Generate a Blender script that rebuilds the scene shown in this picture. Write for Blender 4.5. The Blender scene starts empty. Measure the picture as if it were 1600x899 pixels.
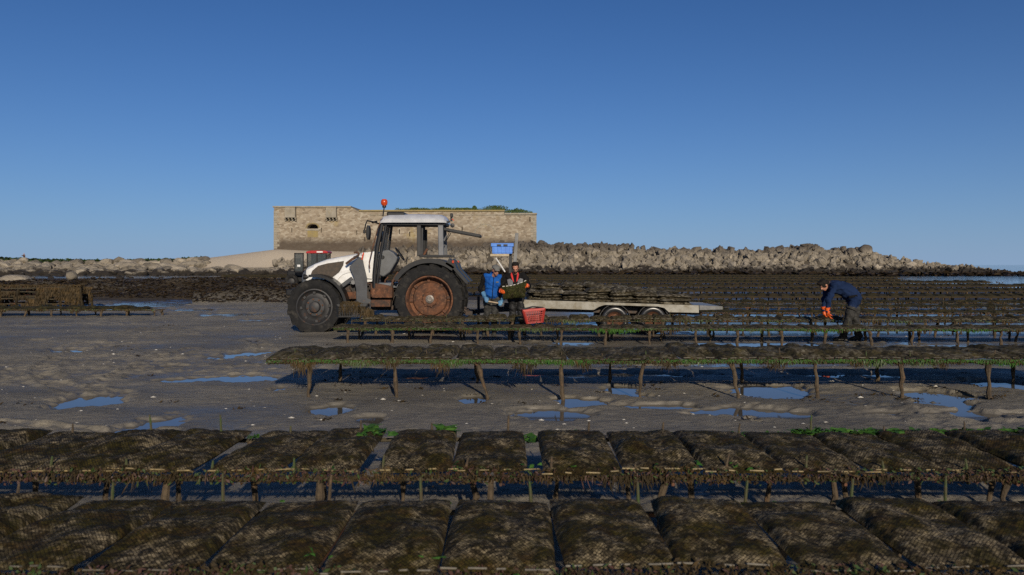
import bpy, bmesh, math, random
import numpy as np
from mathutils import Vector, Matrix, noise as mnoise

random.seed(7)
rng = np.random.default_rng(11)
SC = bpy.context.scene
COL = SC.collection

# ------------------------------------------------------------------ camera, sky, sun, exposure
F, HOR, CH = 1244.0, 414.0, 1.65          # focal length in photo pixels, horizon row, eye height
cam_d = bpy.data.cameras.new('camera')
cam_d.sensor_width = 36.0
cam_d.lens = 36.0 * F / 1600.0
cam_d.shift_y = -(449.5 - HOR) / 1600.0
cam_d.clip_start = 0.05
cam_d.clip_end = 20000
cam_d.dof.use_dof = True
cam_d.dof.focus_distance = 19.0
cam_d.dof.aperture_fstop = 4.0
cam = bpy.data.objects.new('camera', cam_d)
cam.location = (0, 0, CH)
cam.rotation_euler = (math.radians(90), 0, 0)
COL.objects.link(cam)
SC.camera = cam

SUN_EL, SUN_AZ = math.radians(19), math.radians(12)     # behind the camera, a little to the right
world = bpy.data.worlds.new('World')
SC.world = world
world.use_nodes = True
wn = world.node_tree
wn.nodes.clear()
w_out = wn.nodes.new('ShaderNodeOutputWorld')
w_bg = wn.nodes.new('ShaderNodeBackground')
w_sky = wn.nodes.new('ShaderNodeTexSky')
w_sky.sky_type = 'NISHITA'
w_sky.sun_disc = False
w_sky.sun_elevation = SUN_EL
w_sky.sun_rotation = math.pi - SUN_AZ
w_sky.altitude = 0
w_sky.air_density = 0.85
w_sky.dust_density = 0.2
w_sky.ozone_density = 10.0
w_bg.inputs['Strength'].default_value = 0.068
# thin sea haze all round the horizon
w_tc = wn.nodes.new('ShaderNodeTexCoord')
w_sep = wn.nodes.new('ShaderNodeSeparateXYZ')
wn.links.new(w_tc.outputs['Generated'], w_sep.inputs[0])
w_abs = wn.nodes.new('ShaderNodeMath'); w_abs.operation = 'ABSOLUTE'
wn.links.new(w_sep.outputs[2], w_abs.inputs[0])
w_ex = wn.nodes.new('ShaderNodeMath'); w_ex.operation = 'MULTIPLY'; w_ex.inputs[1].default_value = -9.0
wn.links.new(w_abs.outputs[0], w_ex.inputs[0])
w_e = wn.nodes.new('ShaderNodeMath'); w_e.operation = 'EXPONENT'
wn.links.new(w_ex.outputs[0], w_e.inputs[0])
w_m = wn.nodes.new('ShaderNodeMath'); w_m.operation = 'MULTIPLY'; w_m.inputs[1].default_value = 0.8
wn.links.new(w_e.outputs[0], w_m.inputs[0])
w_mix = wn.nodes.new('ShaderNodeMix'); w_mix.data_type = 'RGBA'
w_mix.inputs[7].default_value = (3.9, 5.7, 8.6, 1)
wn.links.new(w_m.outputs[0], w_mix.inputs[0])
wn.links.new(w_sky.outputs[0], w_mix.inputs[6])
wn.links.new(w_mix.outputs[2], w_bg.inputs['Color'])
wn.links.new(w_bg.outputs[0], w_out.inputs['Surface'])

sun_d = bpy.data.lights.new('sun', 'SUN')
sun_d.energy = 4.2
sun_d.angle = math.radians(0.53)
sun_d.color = (1.0, 0.88, 0.71)
sun = bpy.data.objects.new('sun', sun_d)
sdir = Vector((math.sin(SUN_AZ) * math.cos(SUN_EL), -math.cos(SUN_AZ) * math.cos(SUN_EL), math.sin(SUN_EL)))
sun.rotation_euler = (-sdir).to_track_quat('-Z', 'Y').to_euler()
sun.location = (5, -20, 15)
COL.objects.link(sun)

SC.view_settings.view_transform = 'Standard'
SC.view_settings.look = 'None'
SC.view_settings.gamma = 1.0
SC.view_settings.use_curve_mapping = False
SC.view_settings.exposure = 0.0
SC.render.engine = 'CYCLES'
SC.cycles.max_bounces = 5
SC.cycles.use_denoising = False


# ------------------------------------------------------------------ helpers
def W(x, y, d):
    """world point at distance d seen at row y, column x of the 1600 px wide photograph"""
    return Vector(((x - 800.0) * d / F, d, CH - (y - HOR) * d / F))


def T(zx, zy, d):
    """same, from coordinates measured in an enlargement of the tractor"""
    return W(430 + zx / 3.909, 300 + zy / 3.909, d)


def tag(o, label=None, cat=None, group=None, kind=None):
    if label: o['label'] = label
    if cat: o['category'] = cat
    if group: o['group'] = group
    if kind: o['kind'] = kind
    return o


def empty(name, loc, parent=None):
    o = bpy.data.objects.new(name, None)
    o.empty_display_size = 0.2
    COL.objects.link(o)
    off = Vector((0, 0, 0))
    p = parent
    while p is not None:
        off += p.location
        p = p.parent
    o.parent = parent
    o.location = Vector(loc) - off
    return o


def chain_offset(p):
    off = Vector((0, 0, 0))
    while p is not None:
        off += p.location
        p = p.parent
    return off


class MB:
    def __init__(s):
        s.v, s.f, s.m = [], [], []

    def add(s, vs, fs, mi=0):
        b = len(s.v)
        s.v.extend([tuple(p) for p in vs])
        for f in fs:
            s.f.append(tuple(i + b for i in f))
            s.m.append(mi)
        return s

    def hexa(s, p, mi=0):
        # p: 4 bottom points (ccw) then 4 top points
        return s.add(p, [(3, 2, 1, 0), (4, 5, 6, 7), (0, 1, 5, 4), (1, 2, 6, 5), (2, 3, 7, 6), (3, 0, 4, 7)], mi)

    def box(s, x0, x1, y0, y1, z0, z1, mi=0):
        return s.hexa([(x0, y0, z0), (x1, y0, z0), (x1, y1, z0), (x0, y1, z0),
                       (x0, y0, z1), (x1, y0, z1), (x1, y1, z1), (x0, y1, z1)], mi)

    def beam(s, a, b, w, h, mi=0, up=(0, 0, 1)):
        a, b, up = Vector(a), Vector(b), Vector(up)
        d = (b - a).normalized()
        if abs(d.dot(up)) > 0.98: up = Vector((0, 1, 0))
        r = d.cross(up).normalized() * (w / 2)
        u = r.cross(d).normalized() * (h / 2)
        return s.hexa([a - r - u, a + r - u, b + r - u, b - r - u, a - r + u, a + r + u, b + r + u, b - r + u], mi)

    def tube(s, pts, r, n=8, mi=0):
        pts = [Vector(p) for p in pts]
        rs = r if isinstance(r, (list, tuple)) else [r] * len(pts)
        vs, fs = [], []
        prev = None
        for i, p in enumerate(pts):
            d = (pts[min(i + 1, len(pts) - 1)] - pts[max(i - 1, 0)]).normalized()
            if prev is None:
                a = Vector((0, 0, 1)) if abs(d.z) < 0.9 else Vector((1, 0, 0))
            else:
                a = prev
            x = (a - d * a.dot(d)).normalized()
            prev = x
            y = d.cross(x)
            for k in range(n):
                t = 2 * math.pi * k / n
                vs.append(p + (x * math.cos(t) + y * math.sin(t)) * rs[i])
        for i in range(len(pts) - 1):
            for k in range(n):
                a, b = i * n + k, i * n + (k + 1) % n
                fs.append((a, b, b + n, a + n))
        fs.append(tuple(reversed(range(n))))
        fs.append(tuple(range((len(pts) - 1) * n, len(pts) * n)))
        return s.add(vs, fs, mi)

    def lathe(s, prof, c, n=32, axis='y', mi=0, closed=False):
        """prof: (radius, height along axis)"""
        c = Vector(c)
        vs, fs = [], []
        for (r, h) in prof:
            for k in range(n):
                t = 2 * math.pi * k / n
                a, b = r * math.cos(t), r * math.sin(t)
                if axis == 'y': vs.append(c + Vector((a, h, b)))
                elif axis == 'z': vs.append(c + Vector((a, b, h)))
                else: vs.append(c + Vector((h, a, b)))
        m = len(prof)
        for i in range(m if closed else m - 1):
            j = (i + 1) % m
            for k in range(n):
                fs.append((i * n + k, i * n + (k + 1) % n, j * n + (k + 1) % n, j * n + k))
        return s.add(vs, fs, mi)

    def prism(s, near, far, mi=0):
        n = len(near)
        fs = [tuple(range(n)), tuple(reversed(range(n, 2 * n)))]
        for i in range(n):
            j = (i + 1) % n
            fs.append((j, i, i + n, j + n))
        return s.add(list(near) + list(far), fs, mi)

    def build(s, name, mats, parent=None, smooth=False, bevel=0.0, seg=2, fix=True):
        off = chain_offset(parent)
        me = bpy.data.meshes.new(name)
        me.from_pydata([(v[0] - off.x, v[1] - off.y, v[2] - off.z) for v in s.v], [], s.f)
        if not isinstance(mats, (list, tuple)): mats = [mats]
        for mm in mats: me.materials.append(mm)
        if any(s.m): me.polygons.foreach_set('material_index', s.m)
        if fix:
            bm = bmesh.new(); bm.from_mesh(me)
            bmesh.ops.recalc_face_normals(bm, faces=bm.faces)
            bm.to_mesh(me); bm.free()
        o = bpy.data.objects.new(name, me)
        COL.objects.link(o)
        o.parent = parent
        if bevel:
            md = o.modifiers.new('bevel', 'BEVEL')
            md.width = bevel; md.segments = seg; md.limit_method = 'ANGLE'; md.angle_limit = math.radians(35)
        if smooth:
            me.polygons.foreach_set('use_smooth', [True] * len(me.polygons))
            try: me.set_sharp_from_angle(angle=math.radians(40))
            except Exception: pass
        me.update()
        return o


def evaluated(o, others=()):
    """mesh of o with its modifiers applied, worked out in a scratch scene so the rest is not evaluated again"""
    tmp = bpy.data.scenes.new('scratch')
    for q in (o,) + tuple(others): tmp.collection.objects.link(q)
    with bpy.context.temp_override(scene=tmp, view_layer=tmp.view_layers[0]):
        dg = bpy.context.evaluated_depsgraph_get()
        me = bpy.data.meshes.new_from_object(o.evaluated_get(dg))
    bpy.data.scenes.remove(tmp)
    return me


def dup(root, parent=None):
    c = root.copy()
    COL.objects.link(c)
    c.parent = parent
    for ch in list(root.children):
        dup(ch, c)
    return c


ORD = ['first', 'second', 'third', 'fourth', 'fifth', 'sixth', 'seventh', 'eighth', 'ninth', 'tenth', 'eleventh', 'twelfth',
       'thirteenth', 'fourteenth', 'fifteenth', 'sixteenth', 'seventeenth', 'eighteenth', 'nineteenth', 'twentieth']
ORD += ['twenty-' + o for o in ORD[:9]] + ['thirtieth'] + ['thirty-' + o for o in ORD[:9]] + ['fortieth']

# value noise in numpy
_tab = np.random.default_rng(3).random((256, 256))


def vnoise(x, y):
    xi, yi = np.floor(x).astype(int), np.floor(y).astype(int)
    fx, fy = x - xi, y - yi
    fx, fy = fx * fx * (3 - 2 * fx), fy * fy * (3 - 2 * fy)
    g = lambda a, b: _tab[a & 255, b & 255]
    return (g(xi, yi) * (1 - fx) + g(xi + 1, yi) * fx) * (1 - fy) + (g(xi, yi + 1) * (1 - fx) + g(xi + 1, yi + 1) * fx) * fy


def fbm(x, y, o=4):
    t, a, n = 0.0, 0.5, 0.0
    for k in range(o):
        t = t + a * vnoise(x * 2 ** k + 17.3 * k, y * 2 ** k + 5.1 * k)
        n += a
        a *= 0.5
    return t / n - 0.5


def sstep(a, b, x):
    t = np.clip((x - a) / (b - a), 0, 1)
    return t * t * (3 - 2 * t)


# ------------------------------------------------------------------ materials
def nodes(name):
    m = bpy.data.materials.new(name)
    m.use_nodes = True
    nt = m.node_tree
    b = nt.nodes['Principled BSDF']
    return m, nt, b


def N(nt, t, **kw):
    n = nt.nodes.new(t)
    for k, v in kw.items():
        if k in n.inputs: n.inputs[k].default_value = v
        else: setattr(n, k, v)
    return n


def ramp(nt, stops, fac):
    r = nt.nodes.new('ShaderNodeValToRGB')
    els = r.color_ramp.elements
    while len(els) < len(stops): els.new(0.5)
    for e, (p, c) in zip(els, stops):
        e.position = p
        e.color = (*c, 1) if len(c) == 3 else c
    nt.links.new(fac, r.inputs['Fac'])
    return r


def mixc(nt, fac, a, b):
    m = nt.nodes.new('ShaderNodeMix')
    m.data_type = 'RGBA'
    if isinstance(fac, float): m.inputs[0].default_value = fac
    else: nt.links.new(fac, m.inputs[0])
    for i, c in ((6, a), (7, b)):
        if isinstance(c, tuple): m.inputs[i].default_value = (*c, 1)
        else: nt.links.new(c, m.inputs[i])
    return m.outputs[2]


def math_(nt, op, a, b=None, c=None):
    m = nt.nodes.new('ShaderNodeMath')
    m.operation = op
    for i, x in enumerate((a, b, c)):
        if x is None: continue
        if isinstance(x, (int, float)): m.inputs[i].default_value = x
        else: nt.links.new(x, m.inputs[i])
    return m.outputs[0]


def coords(nt, kind='Object', rnd=True):
    tc = nt.nodes.new('ShaderNodeTexCoord')
    if not rnd: return tc.outputs[kind]
    oi = nt.nodes.new('ShaderNodeObjectInfo')
    va = nt.nodes.new('ShaderNodeVectorMath'); va.operation = 'ADD'
    sc = math_(nt, 'MULTIPLY', oi.outputs['Random'], 37.0)
    nt.links.new(tc.outputs[kind], va.inputs[0])
    nt.links.new(sc, va.inputs[1])
    return va.outputs[0]


def pm(name, c1, c2=None, scale=8.0, rough=0.7, metal=0.0, bump=0.0, bscale=None, lo=0.4, hi=0.62, c3=None, s3=3.0, l3=0.5, h3=0.62,
       rough2=None, spec=0.5, trans=0.0, kind='Object', detail=6.0):
    """a two or three tone material: noise mixes the colours, a second noise lifts the relief"""
    m, nt, b = nodes(name)
    co = coords(nt, kind)
    b.inputs['Roughness'].default_value = rough
    b.inputs['Metallic'].default_value = metal
    b.inputs['Specular IOR Level'].default_value = spec
    n1 = N(nt, 'ShaderNodeTexNoise', Scale=scale, Detail=detail, Roughness=0.65)
    nt.links.new(co, n1.inputs['Vector'])
    if c2 is None: c2 = tuple(x * 0.7 for x in c1)
    r1 = ramp(nt, [(lo, c1), (hi, c2)], n1.outputs['Fac'])
    out = r1.outputs[0]
    if c3:
        n3 = N(nt, 'ShaderNodeTexNoise', Scale=s3, Detail=8.0, Roughness=0.7)
        nt.links.new(co, n3.inputs['Vector'])
        r3 = ramp(nt, [(l3, (0, 0, 0)), (h3, (1, 1, 1))], n3.outputs['Fac'])
        out = mixc(nt, r3.outputs[0], out, c3)
        if rough2 is not None:
            mr = nt.nodes.new('ShaderNodeMapRange')
            mr.inputs['To Min'].default_value = rough
            mr.inputs['To Max'].default_value = rough2
            nt.links.new(r3.outputs[0], mr.inputs['Value'])
            nt.links.new(mr.outputs[0], b.inputs['Roughness'])
    nt.links.new(out, b.inputs['Base Color'])
    if bump:
        nb = N(nt, 'ShaderNodeTexNoise', Scale=bscale or scale * 3, Detail=6.0, Roughness=0.6)
        nt.links.new(co, nb.inputs['Vector'])
        bp = N(nt, 'ShaderNodeBump', Strength=0.9, Distance=bump)
        nt.links.new(nb.outputs['Fac'], bp.inputs['Height'])
        nt.links.new(bp.outputs[0], b.inputs['Normal'])
    return m


M = {}
M['white'] = pm('white_paint', (.74, .74, .72), (.60, .59, .56), 3, .28, c3=(.22, .17, .11), s3=9, l3=.6, h3=.75)
M['silver'] = pm('silver_roof_paint', (.62, .63, .65), (.50, .51, .53), 4, .3, metal=.15, c3=(.2, .13, .08), s3=14, l3=.68, h3=.75)
M['grey_paint'] = pm('grey_metal_paint', (.050, .053, .058), (.034, .036, .040), 5, .55, bump=.002, c3=(.11, .055, .025), s3=6, l3=.6, h3=.72)
M['nose_grey'] = pm('grey_plastic', (.115, .12, .13), (.08, .085, .092), 5, .5)
M['black'] = pm('black_plastic', (.007, .007, .008), (.012, .012, .012), 8, .45, spec=.35, c3=(.02, .018, .015), s3=4, l3=.55, h3=.8)
M['rubber'] = pm('muddy_rubber', (.011, .011, .012), (.018, .0175, .017), 6, .85, spec=.2, bump=.004, c3=(.062, .056, .047), s3=4.5, l3=.52, h3=.76)
M['wet_rubber'] = pm('wet_rubber', (.014, .014, .015), (.022, .022, .023), 6, .3)
M['rust'] = pm('rusty_steel', (.125, .048, .020), (.045, .021, .012), 5, .85, bump=.006, c3=(.21, .095, .045), s3=13, l3=.52, h3=.68)
M['rust_dark'] = pm('rusty_dark_steel', (.11, .042, .018), (.03, .02, .015), 6, .8, bump=.004, c3=(.2, .085, .035), s3=9, l3=.56, h3=.7)
M['rim_grey'] = pm('worn_grey_rim', (.028, .028, .030), (.018, .018, .019), 6, .6, bump=.002, c3=(.085, .04, .02), s3=7, l3=.56, h3=.7)
M['hub'] = pm('hub_steel', (.20, .185, .165), (.12, .1, .085), 20, .5, metal=.3)
M['engine'] = pm('oily_engine_iron', (.022, .02, .018), (.06, .032, .018), 7, .7, bump=.01, lo=.45, hi=.6)
M['dash'] = pm('grey_dash_plastic', (.10, .105, .11), (.075, .078, .082), 5, .55)
M['orange'] = pm('orange_lens', (.55, .06, .008), (.42, .045, .008), 9, .25)
M['red'] = pm('red_plastic', (.42, .045, .032), (.33, .035, .026), 6, .5)
M['redpaint'] = pm('red_paint', (.42, .02, .02), (.33, .015, .015), 6, .35)
M['bluecrate'] = pm('blue_plastic', (.045, .20, .62), (.035, .15, .5), 5, .45, c3=(.1, .2, .4), s3=9, l3=.6, h3=.75)
M['plank'] = pm('pale_plank', (.46, .38, .26), (.36, .29, .19), 12, .8, bump=.003)
M['galv'] = pm('galvanised_steel', (.17, .17, .165), (.11, .11, .105), 6, .6, c3=(.11, .08, .055), s3=5, l3=.6, h3=.75)
M['trailer'] = pm('weathered_trailer_side', (.31, .295, .25), (.20, .18, .135), 3.5, .7, bump=.002, c3=(.16, .13, .075), s3=6, l3=.5, h3=.68)
M['trailer_dark'] = pm('trailer_underframe', (.025, .024, .022), (.06, .035, .02), 6, .7)
M['deck'] = pm('trailer_deck_plate', (.30, .31, .31), (.2, .2, .19), 4, .45, metal=.3, c3=(.12, .1, .06), s3=6, l3=.5, h3=.7)
M['wood'] = pm('weedy_wooden_post', (.085, .060, .034), (.042, .030, .018), 16, .9, bump=.012, bscale=40, c3=(.15, .085, .04), s3=9, l3=.54, h3=.7)
M['rail'] = pm('weedy_rail', (.055, .044, .024), (.03, .025, .014), 10, .9, bump=.01, c3=(.16, .06, .02), s3=2.2, l3=.56, h3=.66)
M['rod'] = pm('pale_closing_rod', (.27, .20, .085), (.12, .09, .04), 20, .6)
M['rod_grey'] = pm('grey_closing_rod', (.14, .12, .085), (.06, .05, .035), 20, .6)
M['stick'] = pm('green_slimed_stick', (.035, .06, .012), (.06, .045, .02), 18, .8, bump=.004)
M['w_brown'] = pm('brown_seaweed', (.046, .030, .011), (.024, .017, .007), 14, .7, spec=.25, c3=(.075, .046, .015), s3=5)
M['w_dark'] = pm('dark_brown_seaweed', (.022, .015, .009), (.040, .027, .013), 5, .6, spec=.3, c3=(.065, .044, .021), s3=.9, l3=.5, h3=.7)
M['w_shade'] = pm('shaded_brown_seaweed', (.022, .016, .008), (.034, .024, .010), 4, .8, spec=.2)  # darker copy of the brown weed, shade put into its colour for sun-facing fronts
M['w_red'] = pm('red_brown_seaweed', (.07, .03, .022), (.045, .024, .012), 14, .6)
M['w_green'] = pm('sea_lettuce', (.022, .075, .010), (.045, .11, .016), 9, .75, spec=.2)
M['w_moss'] = pm('moss_green_seaweed', (.028, .055, .008), (.045, .065, .014), 9, .6)
M['crate_black'] = pm('black_crate_plastic', (.012, .012, .013), (.02, .02, .02), 8, .5)
M['skin'] = pm('skin', (.42, .20, .13), (.36, .16, .10), 12, .5)
M['hair'] = pm('dark_hair', (.009, .007, .006), (.016, .012, .009), 30, .8, spec=.2)
M['cap'] = pm('grey_tweed', (.15, .15, .14), (.10, .10, .095), 60, .9, bump=.002)
M['vest'] = pm('blue_padded_vest', (.006, .085, .34), (.005, .055, .24), 6, .8, spec=.2, bump=.012, bscale=14, c3=(.10, .105, .10), s3=5, l3=.6, h3=.78)
M['blackcloth'] = pm('black_cloth', (.007, .007, .008), (.013, .0125, .012), 8, .95, spec=.1, bump=.006, bscale=16)
M['greycloth'] = pm('grey_panel_cloth', (.17, .17, .175), (.12, .12, .125), 9, .85, bump=.004, bscale=20)
M['redcloth'] = pm('red_collar', (.55, .025, .022), (.42, .02, .02), 8, .8)
M['wader'] = pm('muddy_grey_waders', (.045, .044, .040), (.024, .0235, .022), 7, .75, spec=.2, bump=.012, bscale=12, c3=(.13, .12, .1), s3=6, l3=.55, h3=.75)
M['wader_black'] = pm('black_waders', (.009, .009, .009), (.016, .0155, .015), 7, .6, spec=.3, bump=.012, bscale=12, c3=(.055, .05, .042), s3=5, l3=.6, h3=.78)
M['navy'] = pm('navy_overall', (.012, .024, .066), (.008, .017, .046), 6, .95, spec=.1, bump=.012, bscale=11, c3=(.085, .085, .085), s3=4, l3=.62, h3=.8)
M['gloveorange'] = pm('orange_rubber_glove', (.68, .11, .014), (.5, .07, .01), 10, .45)
M['gloveblue'] = pm('pale_blue_glove', (.10, .24, .38), (.05, .13, .25), 14, .6)
M['sticks'] = pm('tool_handle', (.42, .33, .22), (.3, .22, .14), 12, .7)
M['leaf'] = pm('bush_leaf', (.040, .075, .018), (.06, .085, .02), 1.5, .6)
M['shell'] = pm('bleached_shell', (.6, .57, .5), (.42, .39, .33), 9, .6)
M['lichen'] = pm('orange_flag', (.5, .09, .01))


def glass_mat():
    m, nt, b = nodes('cab_glass')
    b.inputs['Base Color'].default_value = (.8, .85, .86, 1)
    b.inputs['Roughness'].default_value = .06
    b.inputs['Alpha'].default_value = .12
    return m


M['glass'] = glass_mat()


def bag_mat(name, mud=(.046, .029, .009), shell=(.38, .30, .175), green=(.035, .030, .006), net=True, amount=.5, cell=62.0):
    """plastic netting over oysters: a diamond net, pale shells showing in the meshes, silt lying over part of it"""
    m, nt, b = nodes(name)
    uvn = nt.nodes.new('ShaderNodeUVMap')
    oi = nt.nodes.new('ShaderNodeObjectInfo')
    va = nt.nodes.new('ShaderNodeVectorMath'); va.operation = 'ADD'
    nt.links.new(uvn.outputs[0], va.inputs[0])
    nt.links.new(math_(nt, 'MULTIPLY', oi.outputs['Random'], 31.0), va.inputs[1])
    co = va.outputs[0]
    vor = N(nt, 'ShaderNodeTexVoronoi', Scale=cell)
    big = N(nt, 'ShaderNodeTexVoronoi', Scale=cell * .3)
    for v in (vor, big): nt.links.new(co, v.inputs['Vector'])
    half = math_(nt, 'ADD', math_(nt, 'MULTIPLY', vor.outputs['Color'], .65), math_(nt, 'MULTIPLY', big.outputs['Color'], .35))
    vcol = ramp(nt, [(.22, (.020, .017, .010)), (.42, (.075, .058, .034)), (.60, tuple(.55 * x for x in shell)), (.80, shell)], half)
    mudv = ramp(nt, [(.2, (.35, .35, .35)), (.5, (.95, .95, .95)), (.85, (2.1, 2.0, 1.8))], half)
    n1 = N(nt, 'ShaderNodeTexNoise', Scale=5.0, Detail=6.0, Roughness=.65)
    nt.links.new(co, n1.inputs['Vector'])
    silt = ramp(nt, [(amount - .02, (1, 1, 1)), (amount + .12, (0, 0, 0))], n1.outputs['Fac'])
    n2 = N(nt, 'ShaderNodeTexNoise', Scale=6.0, Detail=7.0, Roughness=.7)
    nt.links.new(co, n2.inputs['Vector'])
    mudc = ramp(nt, [(.40, mud), (.54, green), (.68, tuple(1.5 * x for x in mud))], n2.outputs['Fac'])
    mul = nt.nodes.new('ShaderNodeMix'); mul.data_type = 'RGBA'; mul.blend_type = 'MULTIPLY'
    mul.inputs[0].default_value = 1.0
    nt.links.new(mudc.outputs[0], mul.inputs[6]); nt.links.new(mudv.outputs[0], mul.inputs[7])
    c = mixc(nt, silt.outputs[0], vcol.outputs[0], mul.outputs[2])
    sep = nt.nodes.new('ShaderNodeSeparateXYZ')
    wob = N(nt, 'ShaderNodeTexNoise', Scale=3.0, Detail=1.0)
    nt.links.new(co, wob.inputs['Vector'])
    nt.links.new(uvn.outputs[0], sep.inputs[0])
    wv = math_(nt, 'MULTIPLY', wob.outputs['Fac'], .05)
    k = 2 * math.pi / .036
    a1 = math_(nt, 'ADD', math_(nt, 'ADD', sep.outputs[0], math_(nt, 'MULTIPLY', sep.outputs[1], .8)), wv)
    a2 = math_(nt, 'ADD', math_(nt, 'SUBTRACT', sep.outputs[0], math_(nt, 'MULTIPLY', sep.outputs[1], .8)), wv)
    s1 = math_(nt, 'ABSOLUTE', math_(nt, 'SINE', math_(nt, 'MULTIPLY', a1, k)))
    s2 = math_(nt, 'ABSOLUTE', math_(nt, 'SINE', math_(nt, 'MULTIPLY', a2, k)))
    mn = math_(nt, 'MINIMUM', s1, s2)
    strand = ramp(nt, [(.18, (1, 1, 1)), (.38, (0, 0, 0))], mn)
    bare = math_(nt, 'SUBTRACT', 1.0, math_(nt, 'MULTIPLY', silt.outputs[0], .3))
    sm = math_(nt, 'MULTIPLY', strand.outputs[0], bare)
    if net:
        c = mixc(nt, math_(nt, 'MULTIPLY', sm, .9), c, (.014, .011, .006))
    nt.links.new(c, b.inputs['Base Color'])
    b.inputs['Roughness'].default_value = .8
    b.inputs['Specular IOR Level'].default_value = .12
    h = math_(nt, 'ADD', math_(nt, 'MULTIPLY', half, .8), math_(nt, 'MULTIPLY', sm, .5 if net else 0.0))
    bp = N(nt, 'ShaderNodeBump', Strength=1.0, Distance=.012)
    nt.links.new(h, bp.inputs['Height'])
    nt.links.new(bp.outputs[0], b.inputs['Normal'])
    return m


M['bag'] = bag_mat('oyster_bag_net', amount=.475)
M['bag_grey'] = bag_mat('oyster_bag_net_grey', mud=(.050, .038, .019), shell=(.20, .175, .12), green=(.040, .035, .015), amount=.50, net=False, cell=34.0)
M['bag_far'] = bag_mat('oyster_bag_weedy', mud=(.048, .035, .015), shell=(.14, .115, .07), green=(.036, .034, .010), net=False, amount=.60, cell=22.0)
M['bag_trailer'] = bag_mat('oyster_bag_dry', mud=(.06, .048, .029), shell=(.33, .30, .23), green=(.045, .04, .025), net=False, amount=.48, cell=26.0)


def sand_mat():
    m, nt, b = nodes('tidal_sand')
    geo = nt.nodes.new('ShaderNodeNewGeometry')
    sep = nt.nodes.new('ShaderNodeSeparateXYZ')
    nt.links.new(geo.outputs['Position'], sep.inputs[0])
    P = geo.outputs['Position']
    n1 = N(nt, 'ShaderNodeTexNoise', Scale=.8, Detail=8.0, Roughness=.6)
    n2 = N(nt, 'ShaderNodeTexNoise', Scale=11.0, Detail=9.0, Roughness=.78)
    n3 = N(nt, 'ShaderNodeTexNoise', Scale=60.0, Detail=4.0, Roughness=.7)
    mp = nt.nodes.new('ShaderNodeMapping'); mp.inputs['Scale'].default_value = (.5, 1.0, 1.0)
    nt.links.new(P, mp.inputs[0])
    for n in (n1, n2): nt.links.new(mp.outputs[0], n.inputs['Vector'])
    nt.links.new(P, n3.inputs['Vector'])
    base = ramp(nt, [(.36, (.160, .146, .120)), (.52, (.225, .205, .166)), (.66, (.27, .243, .193))], n1.outputs['Fac'])
    grain = ramp(nt, [(.3, (.55, .55, .56)), (.7, (1.38, 1.35, 1.3))], n2.outputs['Fac'])
    mul = nt.nodes.new('ShaderNodeMix'); mul.data_type = 'RGBA'; mul.blend_type = 'MULTIPLY'; mul.inputs[0].default_value = 1
    nt.links.new(base.outputs[0], mul.inputs[6]); nt.links.new(grain.outputs[0], mul.inputs[7])
    # wetness: the lower the sand lies, the wetter it is
    zz = math_(nt, 'ADD', sep.outputs[2], math_(nt, 'MULTIPLY', math_(nt, 'SUBTRACT', n1.outputs['Fac'], .5), .05))
    wet = ramp(nt, [(.0, (1, 1, 1)), (1.0, (0, 0, 0))], math_(nt, 'MULTIPLY_ADD', zz, 18.0, .50))
    c = mixc(nt, math_(nt, 'MULTIPLY', wet.outputs[0], .75), mul.outputs[2], (.100, .092, .078))
    # dry pale sand above the tide line
    dry = ramp(nt, [(.0, (0, 0, 0)), (1.0, (1, 1, 1))], math_(nt, 'MULTIPLY_ADD', sep.outputs[2], 1.6, -1.1))
    byfort = ramp(nt, [(0, (1, 1, 1)), (1, (0, 0, 0))], math_(nt, 'MULTIPLY_ADD', math_(nt, 'ADD', sep.outputs[0], math_(nt, 'MULTIPLY', n1.outputs['Fac'], 6.0)), .12, 1.6))
    drycol = mixc(nt, byfort.outputs[0], (.09, .075, .055), (.52, .44, .33))
    c = mixc(nt, dry.outputs[0], c, drycol)
    # brown weed film on the far flats, left of the tables
    n4 = N(nt, 'ShaderNodeTexNoise', Scale=.16, Detail=8.0, Roughness=.65)
    nt.links.new(P, n4.inputs['Vector'])
    far = math_(nt, 'MULTIPLY', ramp(nt, [(.0, (0, 0, 0)), (1, (1, 1, 1))], math_(nt, 'MULTIPLY_ADD', sep.outputs[1], .3, -9.9)).outputs[0],
                ramp(nt, [(.36, (0, 0, 0)), (.46, (1, 1, 1))], n4.outputs['Fac']).outputs[0])
    far = math_(nt, 'MULTIPLY', far, math_(nt, 'SUBTRACT', 1.0, dry.outputs[0]))
    n5 = N(nt, 'ShaderNodeTexNoise', Scale=1.1, Detail=8.0, Roughness=.75)
    nt.links.new(P, n5.inputs['Vector'])
    weed = ramp(nt, [(.38, (.024, .017, .010)), (.6, (.070, .049, .022))], n5.outputs['Fac'])
    c = mixc(nt, far, c, weed.outputs[0])
    nt.links.new(c, b.inputs['Base Color'])
    rr = nt.nodes.new('ShaderNodeMapRange')
    rr.inputs['To Min'].default_value = .92; rr.inputs['To Max'].default_value = .22
    nt.links.new(wet.outputs[0], rr.inputs['Value'])
    nt.links.new(rr.outputs[0], b.inputs['Roughness'])
    b.inputs['Specular IOR Level'].default_value = .35
    h = math_(nt, 'ADD', math_(nt, 'MULTIPLY', n2.outputs['Fac'], 1.0), math_(nt, 'MULTIPLY', n3.outputs['Fac'], .25))
    h = math_(nt, 'MULTIPLY', h, math_(nt, 'SUBTRACT', 1.0, math_(nt, 'MULTIPLY', wet.outputs[0], .85)))
    bp = N(nt, 'ShaderNodeBump', Strength=1.0, Distance=.05)
    nt.links.new(h, bp.inputs['Height'])
    nt.links.new(bp.outputs[0], b.inputs['Normal'])
    return m


M['sand'] = sand_mat()


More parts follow.
